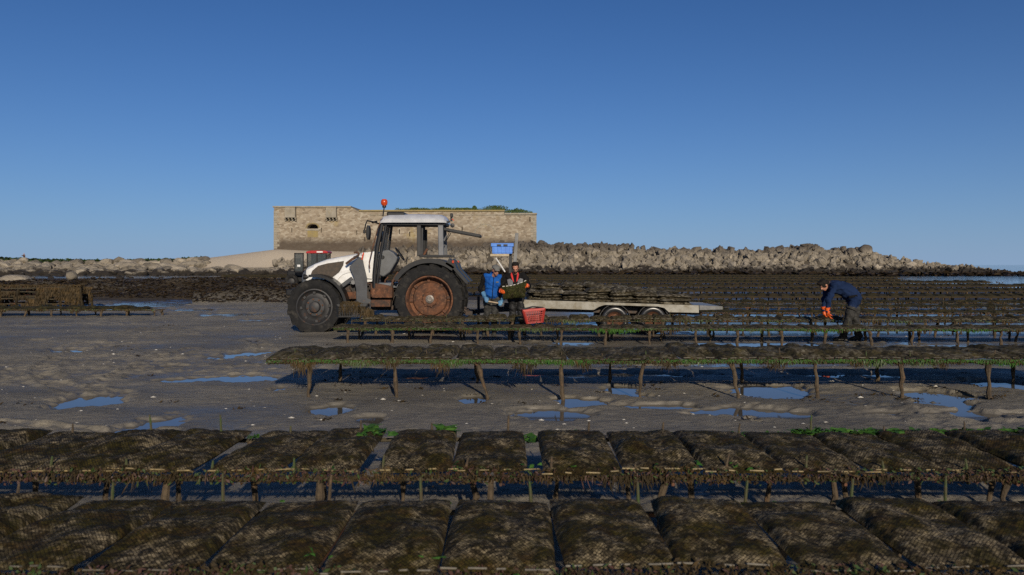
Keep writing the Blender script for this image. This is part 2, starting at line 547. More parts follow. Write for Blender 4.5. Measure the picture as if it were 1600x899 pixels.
def water_mat():
    m, nt, b = nodes('sea_water')
    b.inputs['Roughness'].default_value = .05
    b.inputs['IOR'].default_value = 1.33
    geo = nt.nodes.new('ShaderNodeNewGeometry')
    sep = nt.nodes.new('ShaderNodeSeparateXYZ')
    nt.links.new(geo.outputs['Position'], sep.inputs[0])
    mp = nt.nodes.new('ShaderNodeMapping'); mp.inputs['Scale'].default_value = (1.2, 3.0, 1)
    nt.links.new(geo.outputs['Position'], mp.inputs[0])
    n = N(nt, 'ShaderNodeTexNoise', Scale=1.0, Detail=4.0)
    nt.links.new(mp.outputs[0], n.inputs['Vector'])
    dp = ramp(nt, [(0, (.10, .088, .068)), (1, (.012, .026, .036))], math_(nt, 'MULTIPLY_ADD', sep.outputs[1], .025, -.8))
    nt.links.new(dp.outputs[0], b.inputs['Base Color'])
    bp = N(nt, 'ShaderNodeBump', Strength=.5, Distance=.05)
    # still puddles close by, rippled open water farther out
    far = ramp(nt, [(0, (0.02, 0.02, 0.02)), (1, (1, 1, 1))], math_(nt, 'MULTIPLY_ADD', sep.outputs[1], .02, -.3))
    nt.links.new(math_(nt, 'MULTIPLY', n.outputs['Fac'], far.outputs[0]), bp.inputs['Height'])
    nt.links.new(bp.outputs[0], b.inputs['Normal'])
    return m


M['water'] = water_mat()


def rock_mat(name, pale, mid, dark, weedtop, darkfrom, crest):
    """pale stone, brown weed on whatever the tide covers, dark lichen along the crest of the bank"""
    m, nt, b = nodes(name)
    geo = nt.nodes.new('ShaderNodeNewGeometry')
    sep = nt.nodes.new('ShaderNodeSeparateXYZ')
    nt.links.new(geo.outputs['Position'], sep.inputs[0])
    oi = nt.nodes.new('ShaderNodeObjectInfo')
    n1 = N(nt, 'ShaderNodeTexNoise', Scale=.9, Detail=8.0, Roughness=.7)
    n2 = N(nt, 'ShaderNodeTexNoise', Scale=.35, Detail=6.0, Roughness=.7)
    for n in (n1, n2): nt.links.new(geo.outputs['Position'], n.inputs['Vector'])
    c = ramp(nt, [(.36, mid), (.58, pale)], n1.outputs['Fac']).outputs[0]
    hs = nt.nodes.new('ShaderNodeHueSaturation')
    nt.links.new(math_(nt, 'MULTIPLY_ADD', oi.outputs['Random'], .8, .5), hs.inputs['Value'])
    nt.links.new(c, hs.inputs['Color'])
    c = hs.outputs[0]
    jz = math_(nt, 'ADD', sep.outputs[2], math_(nt, 'MULTIPLY', math_(nt, 'SUBTRACT', n2.outputs['Fac'], .5), 4.0))
    weed = ramp(nt, [(.0, (1, 1, 1)), (1, (0, 0, 0))], math_(nt, 'MULTIPLY_ADD', jz, 2.2, .5 - 2.2 * weedtop))
    c = mixc(nt, weed.outputs[0], c, (.020, .015, .010))
    if crest:
        top = ramp(nt, [(.0, (0, 0, 0)), (1, (.92, .92, .92))], math_(nt, 'MULTIPLY_ADD', jz, .7, .5 - .7 * darkfrom))
        c = mixc(nt, top.outputs[0], c, dark)
    nt.links.new(c, b.inputs['Base Color'])
    b.inputs['Roughness'].default_value = .9
    n3 = N(nt, 'ShaderNodeTexNoise', Scale=3.0, Detail=8.0, Roughness=.7)
    nt.links.new(geo.outputs['Position'], n3.inputs['Vector'])
    bp = N(nt, 'ShaderNodeBump', Strength=.9, Distance=.25)
    nt.links.new(n3.outputs['Fac'], bp.inputs['Height'])
    nt.links.new(bp.outputs[0], b.inputs['Normal'])
    return m


M['rock'] = rock_mat('bank_stone', (.31, .268, .205), (.185, .158, .118), (.075, .062, .049), 1.25, 4.2, True)
M['rock_core'] = rock_mat('bank_core', (.07, .06, .045), (.04, .034, .026), (.04, .034, .026), 1.0, 4.0, True)
M['rock_left'] = rock_mat('shore_boulder', (.29, .25, .19), (.20, .172, .13), (.06, .05, .04), .75, 9, False)


def masonry_mat():
    m, nt, b = nodes('fort_masonry')
    geo = nt.nodes.new('ShaderNodeNewGeometry')
    P = geo.outputs['Position']
    sep = nt.nodes.new('ShaderNodeSeparateXYZ'); nt.links.new(P, sep.inputs[0])
    mp = nt.nodes.new('ShaderNodeMapping'); mp.inputs['Scale'].default_value = (1.0, 1.0, 1.9)
    nt.links.new(P, mp.inputs[0])
    v = N(nt, 'ShaderNodeTexVoronoi', Scale=1.7); nt.links.new(mp.outputs[0], v.inputs['Vector'])
    ve = N(nt, 'ShaderNodeTexVoronoi', Scale=1.7, feature='DISTANCE_TO_EDGE'); nt.links.new(mp.outputs[0], ve.inputs['Vector'])
    cell = ramp(nt, [(.1, (.17, .132, .092)), (.35, (.235, .188, .132)), (.6, (.285, .235, .17)), (.9, (.37, .325, .25))], v.outputs['Color'])
    joint = ramp(nt, [(.0, (1, 1, 1)), (.06, (0, 0, 0))], ve.outputs['Distance'])
    c = mixc(nt, math_(nt, 'MULTIPLY', joint.outputs[0], .45), cell.outputs[0], (.30, .26, .20))
    n1 = N(nt, 'ShaderNodeTexNoise', Scale=.22, Detail=8.0, Roughness=.7); nt.links.new(P, n1.inputs['Vector'])
    n2 = N(nt, 'ShaderNodeTexNoise', Scale=.5, Detail=8.0, Roughness=.75); nt.links.new(P, n2.inputs['Vector'])
    c = mixc(nt, ramp(nt, [(.56, (0, 0, 0)), (.68, (.75, .75, .75))], n1.outputs['Fac']).outputs[0], c, (.27, .20, .06))
    c = mixc(nt, ramp(nt, [(.53, (0, 0, 0)), (.7, (.65, .65, .65))], n2.outputs['Fac']).outputs[0], c, (.30, .27, .215))
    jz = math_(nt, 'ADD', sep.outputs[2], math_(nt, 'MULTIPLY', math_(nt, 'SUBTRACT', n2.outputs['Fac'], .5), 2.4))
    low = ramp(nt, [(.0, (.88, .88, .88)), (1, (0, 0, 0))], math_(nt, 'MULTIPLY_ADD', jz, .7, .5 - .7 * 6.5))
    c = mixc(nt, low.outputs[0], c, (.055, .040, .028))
    nt.links.new(c, b.inputs['Base Color'])
    b.inputs['Roughness'].default_value = .92
    bp = N(nt, 'ShaderNodeBump', Strength=.8, Distance=.12)
    nt.links.new(math_(nt, 'ADD', math_(nt, 'MINIMUM', ve.outputs['Distance'], .12), math_(nt, 'MULTIPLY', n2.outputs['Fac'], .2)), bp.inputs['Height'])
    nt.links.new(bp.outputs[0], b.inputs['Normal'])
    return m


M['masonry'] = masonry_mat()
M['dressed'] = pm('dressed_stone', (.29, .26, .205), (.215, .19, .145), .9, .9, c3=(.25, .2, .1), s3=.7, l3=.56, h3=.68)
M['yellowstone'] = pm('lichened_stone', (.26, .20, .075), (.21, .165, .085), 1.2, .9)
M['recess_shade'] = pm('recess_shade_dark', (.02, .018, .016), (.03, .027, .024), 2, .9)  # near-black colour standing in for the shade inside recesses

# ------------------------------------------------------------------ terrain
PUD = [  # columns, rows and sizes as they lie in the photograph
    (110, 547, 62, 7), (388, 551, 66, 13), (292, 592, 95, 10), (385, 589, 110, 9), (437, 606, 40, 9), (145, 625, 90, 20), (222, 664, 75, 26),
    (210, 477, 160, 13), (300, 484, 60, 5), (362, 491, 74, 5), (393, 500, 52, 4), (522, 639, 70, 15), (575, 651, 56, 14),
    (870, 645, 110, 16), (905, 628, 80, 15), (975, 609, 70, 14), (1030, 632, 90, 9), (738, 623, 45, 11), (1188, 644, 170, 18),
    (1205, 609, 90, 16), (1455, 617, 90, 14), (1500, 630, 80, 12), (1500, 647, 150, 17), (1380, 644, 80, 6), (1590, 645, 40, 7),
    (470, 690, 60, 6), (90, 690, 120, 8), (1330, 585, 200, 9), (960, 584, 240, 8), (640, 588, 120, 6), (1560, 600, 90, 12),
    (270, 571, 30, 3), (64, 531, 26, 3), (20, 578, 24, 4)]


CRX = [0, 60, 150, 230, 300, 350, 428, 470, 560, 700, 838, 870, 915, 975, 1000, 1060, 1130, 1200, 1260, 1290, 1350, 1380, 1450, 1500, 1545, 1597, 1640, 1700]
CRY = [402, 405, 406, 405, 402, 396, 386, 388, 390, 386, 378, 380, 382, 382, 388, 389, 389, 391, 382, 387, 389, 401, 409, 413, 416, 423, 430, 436]


def crest_z(X, D=146.0):
    px = 800 + X * F / D
    return CH - (np.interp(px, CRX, CRY) - HOR) * D / F


def ground_z(X, D, fine=True):
    X = np.asarray(X, float); D = np.asarray(D, float)
    far = sstep(24, 60, D)
    z = fbm(X * .35, D * .5, 4) * .05
    if fine:
        z = z + fbm(X * 1.7 + 9, D * 2.6, 4) * .030 * (1 - .5 * far)
        rough = sstep(-.05, .18, fbm(X * .25 + 40, D * .3 + 8, 3))
        z = z + fbm(X * 4.6, D * 5.2, 3) * .075 * rough * (1 - far)
    if fine:
        z = z + fbm(X * 11.0 + 3, D * 13.0, 3) * .032 * (.2 + .8 * rough) * (1 - sstep(14, 26, D))
    z = z + .012
    for (px, py, w, h) in PUD:
        d = 2053.0 / (py - HOR)
        cx = (px - 800) / F * d
        a, b = w / 2 / F * d * 1.25, max(h / 2 * d * d / 2053.0 * 1.25, .05)
        q = ((X - cx) / a) ** 2 + ((D - d) / b) ** 2
        g = 1 - np.sqrt(q) + fbm(X * 2.3 + px, D * 2.3, 4) * 1.5 + fbm(X * 9 + px, D * 9, 2) * .55
        z = z - .085 * sstep(-.15, .5, g) * (q < 4)
    # tyre tracks curving over the sand on the left
    for (pts, wdt) in TRK:
        P = np.array(pts)
        for k in range(len(P) - 1):
            ax, ay = P[k]; bx, by = P[k + 1]
            L2 = (bx - ax) ** 2 + (by - ay) ** 2
            t = np.clip(((X - ax) * (bx - ax) + (D - ay) * (by - ay)) / L2, 0, 1)
            dist = np.hypot(X - ax - t * (bx - ax), D - ay - t * (by - ay))
            s = t * math.sqrt(L2)
            tread = .6 + .4 * np.sin(s * 26 + dist * 14)
            z = z - .022 * tread * (dist < wdt) + .016 * np.exp(-((dist - wdt * 1.25) / .07) ** 2)
    # wet ground between the rows on the right
    wetr = sstep(.2, 3.0, X) * sstep(17.6, 19.5, D) * (1 - .6 * sstep(26, 40, D)) * (1 - sstep(70, 100, D))
    z = z - wetr * (.045 + .05 * fbm(X * .5, D * .9 + 70, 3))
    wetc = sstep(-1.0, 1.5, X) * sstep(12.6, 13.2, D) * (1 - sstep(17.0, 17.6, D))
    z = z - wetc * (.03 + .08 * fbm(X * .6, D * .7 + 30, 3))
    # weed mounds on the left flats
    px = 800 + X * F / D
    mound = sstep(0, 4, D - np.where(px < 300, 37.5, 32.5)) * (1 - sstep(58, 70, D)) * (1 - sstep(420, 520, px))
    z = z + mound * np.clip(.28 + fbm(X * .22 + 3, D * .22, 4) * 2.0 + .30 * sstep(200, 400, px) * (1 - sstep(46, 58, D)), -.1, .85 - .5 * sstep(46, 60, D))
    # a channel of water before the shore on the left, sea on the right
    chan = sstep(96, 106, D) * (1 - sstep(124, 134, D)) * (1 - sstep(430, 560, px))
    z = z - chan * (.24 + .55 * fbm(X * .05, D * .1 + 11, 3))
    edge = 74 - .10 * (px - 1380)
    sea = sstep(0, 10, D - edge - 8 * fbm(X * .08, D * .08, 3)) * sstep(1330, 1420, px)
    sea2 = sstep(96, 112, D) * sstep(1180, 1420, px)
    z = z - np.maximum(sea, sea2) * 1.6
    # the bank
    H = crest_z(X)
    Hc = np.where(px > 840, H - .75, H - .4)
    base = np.where(px > 560, 129.0, 131.0)
    up = sstep(0, 1, (D - base) / 17.0)
    inx = (1 - sstep(1600, 1660, 800 + X * F / 146.0))
    z = z * (1 - up * inx) + up * inx * np.maximum(Hc, -1)
    z = np.where((D > 225), z - (z + 2.0) * sstep(225, 330, D), z)
    return z


def pxline(pts):
    out = []
    for (x, y) in pts:
        d = 2053.0 / (y - HOR)
        out.append(((x - 800) / F * d, d))
    return out


TRK = [(pxline([(170, 541), (125, 550), (92, 562), (68, 575), (66, 588), (85, 600), (120, 612)]), .16),
       (pxline([(250, 556), (215, 574), (175, 590), (150, 603), (150, 618)]), .10),
       (pxline([(300, 546), (260, 560), (222, 577), (205, 592)]), .13),
       (pxline([(390, 530), (410, 540), (420, 552)]), .14),
       (pxline([(-40, 660), (60, 668), (140, 674), (260, 676)]), .12)]


def build_ground():
    rows = np.concatenate([np.geomspace(.9, 5.2, 40, endpoint=False), np.geomspace(5.2, 13, 260, endpoint=False), np.geomspace(13, 34, 170, endpoint=False),
                           np.geomspace(34, 230, 150, endpoint=False), np.geomspace(230, 9000, 30)])
    t = np.concatenate([np.linspace(-2.2, -.86, 40, endpoint=False), np.linspace(-.86, .86, 560, endpoint=False), np.linspace(.86, 2.2, 41)])
    D, Tt = np.meshgrid(rows, t, indexing='ij')
    X = D * Tt
    Z = ground_z(X, D)
    nr, nc = D.shape
    global GROWS, GT, GZ
    GROWS, GT, GZ = rows, t, Z
    co = np.stack([X, D, Z], -1).reshape(-1, 3)
    i = np.arange(nr - 1)[:, None] * nc + np.arange(nc - 1)[None, :]
    q = np.stack([i, i + 1, i + 1 + nc, i + nc], -1).reshape(-1, 4)
    me = bpy.data.meshes.new('ground')
    me.vertices.add(len(co)); me.vertices.foreach_set('co', co.ravel())
    me.loops.add(q.size); me.loops.foreach_set('vertex_index', q.ravel())
    me.polygons.add(len(q)); me.polygons.foreach_set('loop_start', np.arange(0, q.size, 4))
    me.polygons.foreach_set('loop_total', np.full(len(q), 4))
    me.polygons.foreach_set('use_smooth', np.ones(len(q), bool))
    me.update(calc_edges=True)
    me.materials.append(M['sand'])
    o = bpy.data.objects.new('ground', me)
    COL.objects.link(o)
    tag(o, 'wet grey tidal sand with tyre tracks and low weedy flats', kind='structure')


build_ground()
WZ = -.030
mb = MB()
mb.add([(-9000, .5, WZ), (9000, .5, WZ), (9000, 12000, WZ), (-9000, 12000, WZ)], [(0, 1, 2, 3)])
tag(mb.build('water', M['water'], fix=False), 'shallow sea water lying in pools and out to the horizon', kind='structure')


import bisect
_GR, _GT, _GZ = list(GROWS), list(GT), GZ.tolist()


def gz(x, y):
    """height of the ground sheet under a point"""
    i = min(max(bisect.bisect(_GR, y) - 1, 0), len(_GR) - 2)
    t = x / y
    j = min(max(bisect.bisect(_GT, t) - 1, 0), len(_GT) - 2)
    a, b = (y - _GR[i]) / (_GR[i + 1] - _GR[i]), (t - _GT[j]) / (_GT[j + 1] - _GT[j])
    return (_GZ[i][j] * (1 - b) + _GZ[i][j + 1] * b) * (1 - a) + (_GZ[i + 1][j] * (1 - b) + _GZ[i + 1][j + 1] * b) * a


# ------------------------------------------------------------------ rocks
def rock_mesh(seed, sub=2, mat=None, round_=0.5):
    r = random.Random(seed)
    bm = bmesh.new()
    if round_ < .35:       # broken angular stone
        for k in range(15):
            p = Vector((r.gauss(0, 1), r.gauss(0, 1), r.gauss(0, 1))).normalized()
            q = max(abs(p.x), abs(p.y), abs(p.z))
            bm.verts.new(p * (1.0 / (q * .55 + .45)) * r.uniform(.72, 1.05))
        res = bmesh.ops.convex_hull(bm, input=list(bm.verts))
        bmesh.ops.delete(bm, geom=[v for v in bm.verts if not v.link_faces], context='VERTS')
        bmesh.ops.recalc_face_normals(bm, faces=bm.faces)
    else:
        bmesh.ops.create_icosphere(bm, subdivisions=sub, radius=1)
        pl = []
        for k in range(11):
            n = Vector((r.gauss(0, 1), r.gauss(0, 1), r.gauss(0, 1))).normalized()
            pl.append((n, r.uniform(.40 + .38 * round_, .78 + .16 * round_)))
        for v in bm.verts:
            for n, d in pl:
                k = v.co.dot(n) - d
                if k > 0: v.co -= n * k * (1.0 - .35 * round_)
            v.co *= 1 + .10 * mnoise.noise(v.co * 2.1 + Vector((seed, 0, 0)))
    me = bpy.data.meshes.new('stone')
    bm.to_mesh(me); bm.free()
    me.materials.append(mat)
    if round_ > .6:
        me.polygons.foreach_set('use_smooth', [True] * len(me.polygons))
    return me


ROCKS = [rock_mesh(100 + k, 2, M['rock'], .2) for k in range(14)]
ROCKS_L = [rock_mesh(200 + k, 2, M['rock_left'], .45) for k in range(7)]


def joined(items, name, mat, parent, low):
    """the small stones between the large ones, as one mesh"""
    vs, fs, nb = [], [], 0
    cache = {}
    for (mi, loc, rot, sc) in items:
        if mi not in cache:
            me = low[mi]
            cache[mi] = (np.array([v.co[:] for v in me.vertices]), [tuple(p.vertices) for p in me.polygons])
        V, Fc = cache[mi]
        R = np.array(rot.to_matrix())
        P = (V * np.array(sc)) @ R.T + np.array(loc)
        vs.append(P)
        fs.extend([tuple(i + nb for i in f) for f in Fc])
        nb += len(V)
    mb = MB(); mb.v = [tuple(p) for p in np.concatenate(vs)]; mb.f = fs; mb.m = [0] * len(fs)
    o = mb.build(name, mat, parent, fix=False)
    o['kind'] = 'stuff'
    return o


from mathutils import Euler


def rock_bank():
    root = empty('rock_embankment', (20, 140, 0))
    tag(root, 'long bank of pale piled boulders running from the fort to the sea', 'embankment')
    r = random.Random(5)
    items = []
    for k in range(5600):
        px = r.uniform(430, 1612)
        t = r.random() ** .9
        if px < 560: t = r.uniform(0, .62)
        D = 126.5 + t * 21.0
        X = (px - 800) / F * D
        H = float(crest_z(np.array([X * 146 / D]))[0])
        if px < 840 and t > .86: continue
        big = r.random()
        s = .38 + .75 * big ** 2.2
        if t > .86: s *= 1.05
        if H < 1.6: s *= .7
        z = gz(X, D)
        if z < -.4: z = -.35
        z += s * r.uniform(.0, .42)
        if px > 1440: s *= .62
        s *= .80
        items.append((r.randrange(len(ROCKS)), (X, D, z), Euler((r.uniform(0, 6), r.uniform(0, 6), r.uniform(0, 6))), (s * r.uniform(.8, 1.5), s * r.uniform(.8, 1.2), s * r.uniform(.5, 1.0))))
    items.sort(key=lambda a: -a[3][0] * a[3][2])
    off = chain_offset(root)
    for (mi, loc, rot, sc) in items[:300]:
        o = bpy.data.objects.new('stone', ROCKS[mi])
        COL.objects.link(o)
        o.parent = root
        o.location = Vector(loc) - off; o.rotation_euler = rot; o.scale = sc
    low = ROCKS
    joined(items[300:], 'stone_fill', M['rock'], root, low)


rock_bank()


def left_shore():
    root = empty('boulder_shore', (-70, 140, 0))
    tag(root, 'strip of rounded pale boulders left of the fort and its sand', 'shore')
    r = random.Random(9)
    items = []
    for k in range(1500):
        px = r.uniform(-60, 470)
        D = r.uniform(128, 144)
        if px > 320 and D > 136: continue
        X = (px - 800) / F * D
        s = .28 + .95 * r.random() ** 2.6
        z = max(gz(X, D), -.1) + s * r.uniform(0, .35)
        items.append((r.randrange(len(ROCKS_L)), (X, D, z), Euler((r.uniform(-.3, .3), r.uniform(-.3, .3), r.uniform(0, 6))), (s * r.uniform(1.0, 1.7), s * r.uniform(.9, 1.2), s * r.uniform(.6, .95))))
    for k in range(60):       # a few stones out on the flats
        px = r.uniform(-20, 450); D = r.uniform(80, 126); X = (px - 800) / F * D
        s = .2 + .4 * r.random() ** 2
        items.append((r.randrange(len(ROCKS_L)), (X, D, max(gz(X, D), -.05) + s * .15), Euler((0, 0, r.uniform(0, 6))), (s * 1.3, s, s * .7)))
    items.sort(key=lambda a: -a[3][0] * a[3][2])
    off = chain_offset(root)
    for (mi, loc, rot, sc) in items[:260]:
        o = bpy.data.objects.new('stone', ROCKS_L[mi])
        COL.objects.link(o); o.parent = root
        o.location = Vector(loc) - off; o.rotation_euler = rot; o.scale = sc
    joined(items[260:], 'stone_fill', M['rock_left'], root, ROCKS_L)


left_shore()


def lone_boulder(px, py, d, sx, sy, sz, seed, label, mat='rock_left', round_=.8, name='boulder', group=None, sub=3):
    me = rock_mesh(seed, sub, M[mat], round_)
    me.name = name
    o = bpy.data.objects.new(name, me)
    COL.objects.link(o)
    p = W(px, py, d)
    if d > 120: p.z = max(gz(p.x, p.y), .2) + sz * .55
    o.location = p; o.scale = (sx, sy, sz); o.rotation_euler = (0, 0, seed)
    tag(o, label, 'boulder', group)
    return o


M['rock_bare'] = rock_mat('bare_boulder', (.36, .31, .235), (.27, .23, .17), (.06, .05, .04), -.6, 9, False)
lone_boulder(25, 440, 62, 1.45, 1.1, .62, 31, 'large pale rounded boulder on the brown flats at the left edge', 'rock_bare')
lone_boulder(112, 432, 80, .75, .6, .5, 33, 'small pale boulder right of the large rounded one on the flats', 'rock_bare')
lone_boulder(1352, 391, 144, 1.4, 1.3, 1.1, 35, 'big rounded dark boulder on the crest near the right end of the bank', 'rock', .75)
lone_boulder(1330, 394, 143, .9, .9, .8, 36, 'smaller dark boulder just left of the big crest boulder', 'rock', .6)
lone_boulder(977, 381, 145, .8, .9, .75, 37, 'dark squarish boulder standing up on the middle of the crest', 'rock', .2)
lone_boulder(1125, 386, 145, .9, .9, .6, 38, 'dark pointed boulder on the crest beyond the end of the trailer', 'rock', .3)
lone_boulder(868, 379, 145, .6, .6, .55, 39, 'dark upright boulder on the crest just right of the fort', 'rock', .4)
lone_boulder(1262, 384, 145, 1.7, 1.2, .7, 40, 'broad dark rock heap forming the high point of the crest', 'rock', .2)


# tide-line weed at the foot of the bank and brown weed over the left flats
def weed_cards(name, pts, size, mat, label, cat='seaweed', flat=.5, parent=None):
    vs, fs = [], []
    r = np.random.default_rng(len(pts))
    n = len(pts)
    P = np.asarray(pts, float)
    for k in range(n):
        s = size * r.uniform(.5, 1.5) * (P[k][3] if P.shape[1] > 3 else 1)
        a = r.uniform(0, 6.28)
        dx, dy = math.cos(a) * s, math.sin(a) * s
        up = s * r.uniform(.2, 1.0) * (1 - flat)
        x, y, z = P[k][:3]
        b = len(vs)
        j = lambda q=.35: r.uniform(-q, q) * s
        vs += [(x - dx + j(), y - dy + j(), z + j(.1)), (x - dy * .6 + j(), y + dx * .6 + j(), z + up + j()), (x + dx + j(), y + dy + j(), z + j(.1)), (x + dy * .6 + j(), y - dx * .6 + j(), z + up * .4 + j())]
        fs += [(b, b + 1, b + 2), (b, b + 2, b + 3)]
    mb = MB(); mb.v = vs; mb.f = fs; mb.m = [0] * len(fs)
    o = mb.build(name, mat, parent, fix=False)
    if parent is None: tag(o, label, cat, kind='stuff')
    else: o['kind'] = 'stuff'
    return o


r_ = random.Random(4)
pts = []
for k in range(5200):
    px = r_.uniform(560, 1612); D = r_.uniform(118, 131.5)
    if px > 1400: D = r_.uniform(120, 136)
    X = (px - 800) / F * D
    pts.append((X, D, max(gz(X, D), -.15) + r_.uniform(0, .5)))
weed_cards('tide_line_seaweed', pts, .5, M['w_dark'], 'dark brown seaweed lying along the foot of the boulder bank')
pts = []
while len(pts) < 34000:
    D = 33.5 * (92 / 33.5) ** r_.random(); px = r_.uniform(-120, 500); X = (px - 800) / F * D
    if px > 455 and D < 40: continue
    z = gz(X, D)
    if z < .06 and not (D > 66 and z > -.02 and r_.random() < .35): continue
    pts.append((X, D, z + r_.uniform(-.02, .05), (.5 + D / 60) * (.6 if D > 66 else 1)))
weed_cards('flats_seaweed', pts, .075, M['w_dark'], 'brown seaweed covering the low mounds left of the tractor')
pts = []
for k in range(2600):
    px = r_.uniform(-60, 320); D = r_.uniform(143, 150); X = (px - 800) / F * D
    pts.append((X, D, gz(X, D) + r_.uniform(-.1, .35)))
weed_cards('crest_vegetation', pts, .4, M['w_moss'], 'dark green growth along the top of the left boulder shore', 'vegetation')


# ------------------------------------------------------------------ fort
def fort():
    D = 152.0
    root = empty('stone_fort', W(633, 390, D))
    tag(root, 'old stone sea fort with blank masonry walls behind the tractor', 'fort')
    q = lambda x, y, d=D: W(x, y, d)
    dep = Vector((0, 28, 0))
    top = [(428, 324), (548, 324), (560, 330.5), (788, 329.5), (788, 334.5), (838, 334.5)]
    near = [q(428, 400)] + [q(x, y) for x, y in top] + [q(838, 400)]
    mb = MB(); mb.prism(near, [p + dep for p in near])
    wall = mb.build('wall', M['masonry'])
    # openings cut into the wall
    cut = MB()
    arch = [q(480.2, 357.5), q(480.2, 355)] + [q(488.6 + 8.4 * math.cos(a), 356 - 5.6 * math.sin(a)) for a in np.linspace(math.pi * .9, math.pi * .1, 9)] + [q(497, 355), q(497, 357.5)]
    cut.prism([p - Vector((0, 1, 0)) for p in arch], [p + Vector((0, 2.2, 0)) for p in arch])
    slits = [(456, 360), (502, 360), (557.5, 364), (624, 362), (640, 366), (570, 374), (722, 358), (828, 343), (596, 356), (700, 360)]
    for x, y in slits:
        a, b = q(x - .7, y + 3.5), q(x + .7, y - 3.5)
        cut.box(a.x, b.x, D - 1, D + 1.4, a.z, b.z)
    co = cut.build('cutter', M['recess_shade'])
    md = wall.modifiers.new('openings', 'BOOLEAN'); md.object = co; md.operation = 'DIFFERENCE'; md.solver = 'EXACT'
    wall.data = evaluated(wall, (co,))
    wall.modifiers.clear()
    bpy.data.objects.remove(co)
    wall.data.transform(Matrix.Translation(-root.location)); wall.parent = root
    # back wall of the window recess, dressed arch ring and sill
    mb = MB(); a, b = q(480, 360, D + 2.1), q(498, 348, D + 2.1); mb.box(a.x, b.x, D + 2.0, D + 2.15, a.z, b.z)
    win = mb.build('window', M['recess_shade'], root)
    n = 11
    for k in range(n):
        a0, a1 = math.pi * (k + .06) / n, math.pi * (k + .94) / n
        pin = lambda a, s: q(488.6 + 8.6 * s * math.cos(a), 356 - 6.2 * s * math.sin(a))
        pts_ = [pin(a0, 1.0), pin(a1, 1.0), pin(a1, 1.28), pin(a0, 1.28)]
        mb = MB(); mb.prism([p - Vector((0, .12, 0)) for p in pts_], [p + Vector((0, .3, 0)) for p in pts_])
        mb.build('arch_stone', M['yellowstone'], win)
    mb = MB(); a, b = q(477.5, 360.5), q(499.5, 358); mb.box(a.x, b.x, D - .14, D + .3, a.z, b.z); mb.build('sill', M['dressed'], win)
    mb = MB(); a, b = q(480.5, 371), q(497, 360.7); mb.box(a.x, b.x, D - .05, D + .3, a.z, b.z); mb.build('apron', M['yellowstone'], win)
    # cornices
    for (x0, x1, y, mat) in ((426.5, 548.5, 323.8, 'dressed'), (561, 788.5, 329.8, 'yellowstone'), (788.5, 839, 334.6, 'dressed')):
        mb = MB(); a, b = q(x0, y), q(x1, y - 1.5)
        mb.box(a.x, b.x, D - .28, D + 27.7, a.z - .1, b.z)
        mb.build('cornice', M[mat], root)
    mb = MB(); a, b = q(577, 336.6), q(837, 335.4); mb.box(a.x, b.x, D - .1, D + .3, a.z, b.z); mb.build('string_course', M['dressed'], root)
    # corner quoins
    for x0, s in ((428, 1), (838, -1)):
        for k in range(16):
            w = (1.05 if k % 2 else .65) * s
            a = q(x0, 389 - k * 3.7)
            if s < 0 and k > 13: break
            mb = MB(); mb.box(min(a.x, a.x + w) - (.04 if s > 0 else 0), max(a.x, a.x + w) + (.04 if s < 0 else 0), D - .05, D + .4, a.z, a.z + .42)
            mb.build('quoin', M['dressed'], root)
    # two box machicolations on corbels
    for x in (455, 518.8):
        mb = MB(); a, b = q(x - 8, 340.5), q(x + 8, 325)
        mb.box(a.x, b.x, D - 1.0, D + .1, a.z, b.z)
        bx = mb.build('machicolation', M['dressed'], root)
        mb = MB(); mb.box(a.x - .1, b.x + .1, D - 1.1, D + .05, b.z + .002, b.z + .16); mb.build('coping', M['dressed'], bx)
        for k in range(4):
            xx = a.x + (b.x - a.x) * k / 3
            mb = MB()
            prof = [(D + .1, a.z - .002), (D - .85, a.z - .002), (D - .8, a.z - .25), (D - .45, a.z - .35), (D - .4, a.z - .6), (D + .1, a.z - .7)]
            mb.prism([(xx - .12, y, z) for y, z in prof], [(xx + .12, y, z) for y, z in prof])
            mb.build('corbel', M['dressed'], bx)
        mb = MB(); mb.box(a.x, b.x, D - .04, D + .06, a.z - .62, a.z - .01); mb.build('painted_shade_back', M['recess_shade'], bx)  # dark panel painting the shade between the corbels
    # pale patched rectangle and the walled-up arch at the right
    for k in range(17):
        a0, a1 = math.pi * (k + .05) / 17, math.pi * (k + .95) / 17
        pin = lambda a, s: q(758 + 15 * s * math.cos(a), 366 - 14.5 * s * math.sin(a))
        pts_ = [pin(a0, 1), pin(a1, 1), pin(a1, 1.13), pin(a0, 1.13)]
        mb = MB(); mb.prism([p - Vector((0, .06, 0)) for p in pts_], [p + Vector((0, .3, 0)) for p in pts_])
        mb.build('arch_stone', M['dressed'], root)
    vs_, fs_ = [], []
    rr_ = random.Random(2)
    for k in range(5200):
        x_ = rr_.uniform(618, 832); p_ = q(x_, 329.2 if x_ < 788 else 333.2, D + 3)
        p_ = p_ + Vector((0, rr_.uniform(-1.5, 4), rr_.uniform(0, .45) * (.4 + .6 * mnoise.noise(Vector((x_ * .05, 3, 1))) + .5)))
        u_ = Vector((rr_.gauss(0, .08), rr_.gauss(0, .05), rr_.uniform(.03, .2))); w_ = Vector((rr_.uniform(.02, .06), rr_.gauss(0, .03), 0))
        b_ = len(vs_); vs_ += [p_ - w_, p_ + w_, p_ + u_]; fs_.append((b_, b_ + 1, b_ + 2))
    mb = MB(); mb.add(vs_, fs_); mb.build('roof_grass', M['leaf'], root, fix=False)['kind'] = 'stuff'
    # roof earth
    mb = MB(); a, b = q(430, 330), q(836, 333.5)
    mb.box(a.x, b.x, D + 1, D + 27, b.z - .6, b.z + .1); mb.build('roof_earth', M['w_moss'], root)
    return D


FD = fort()


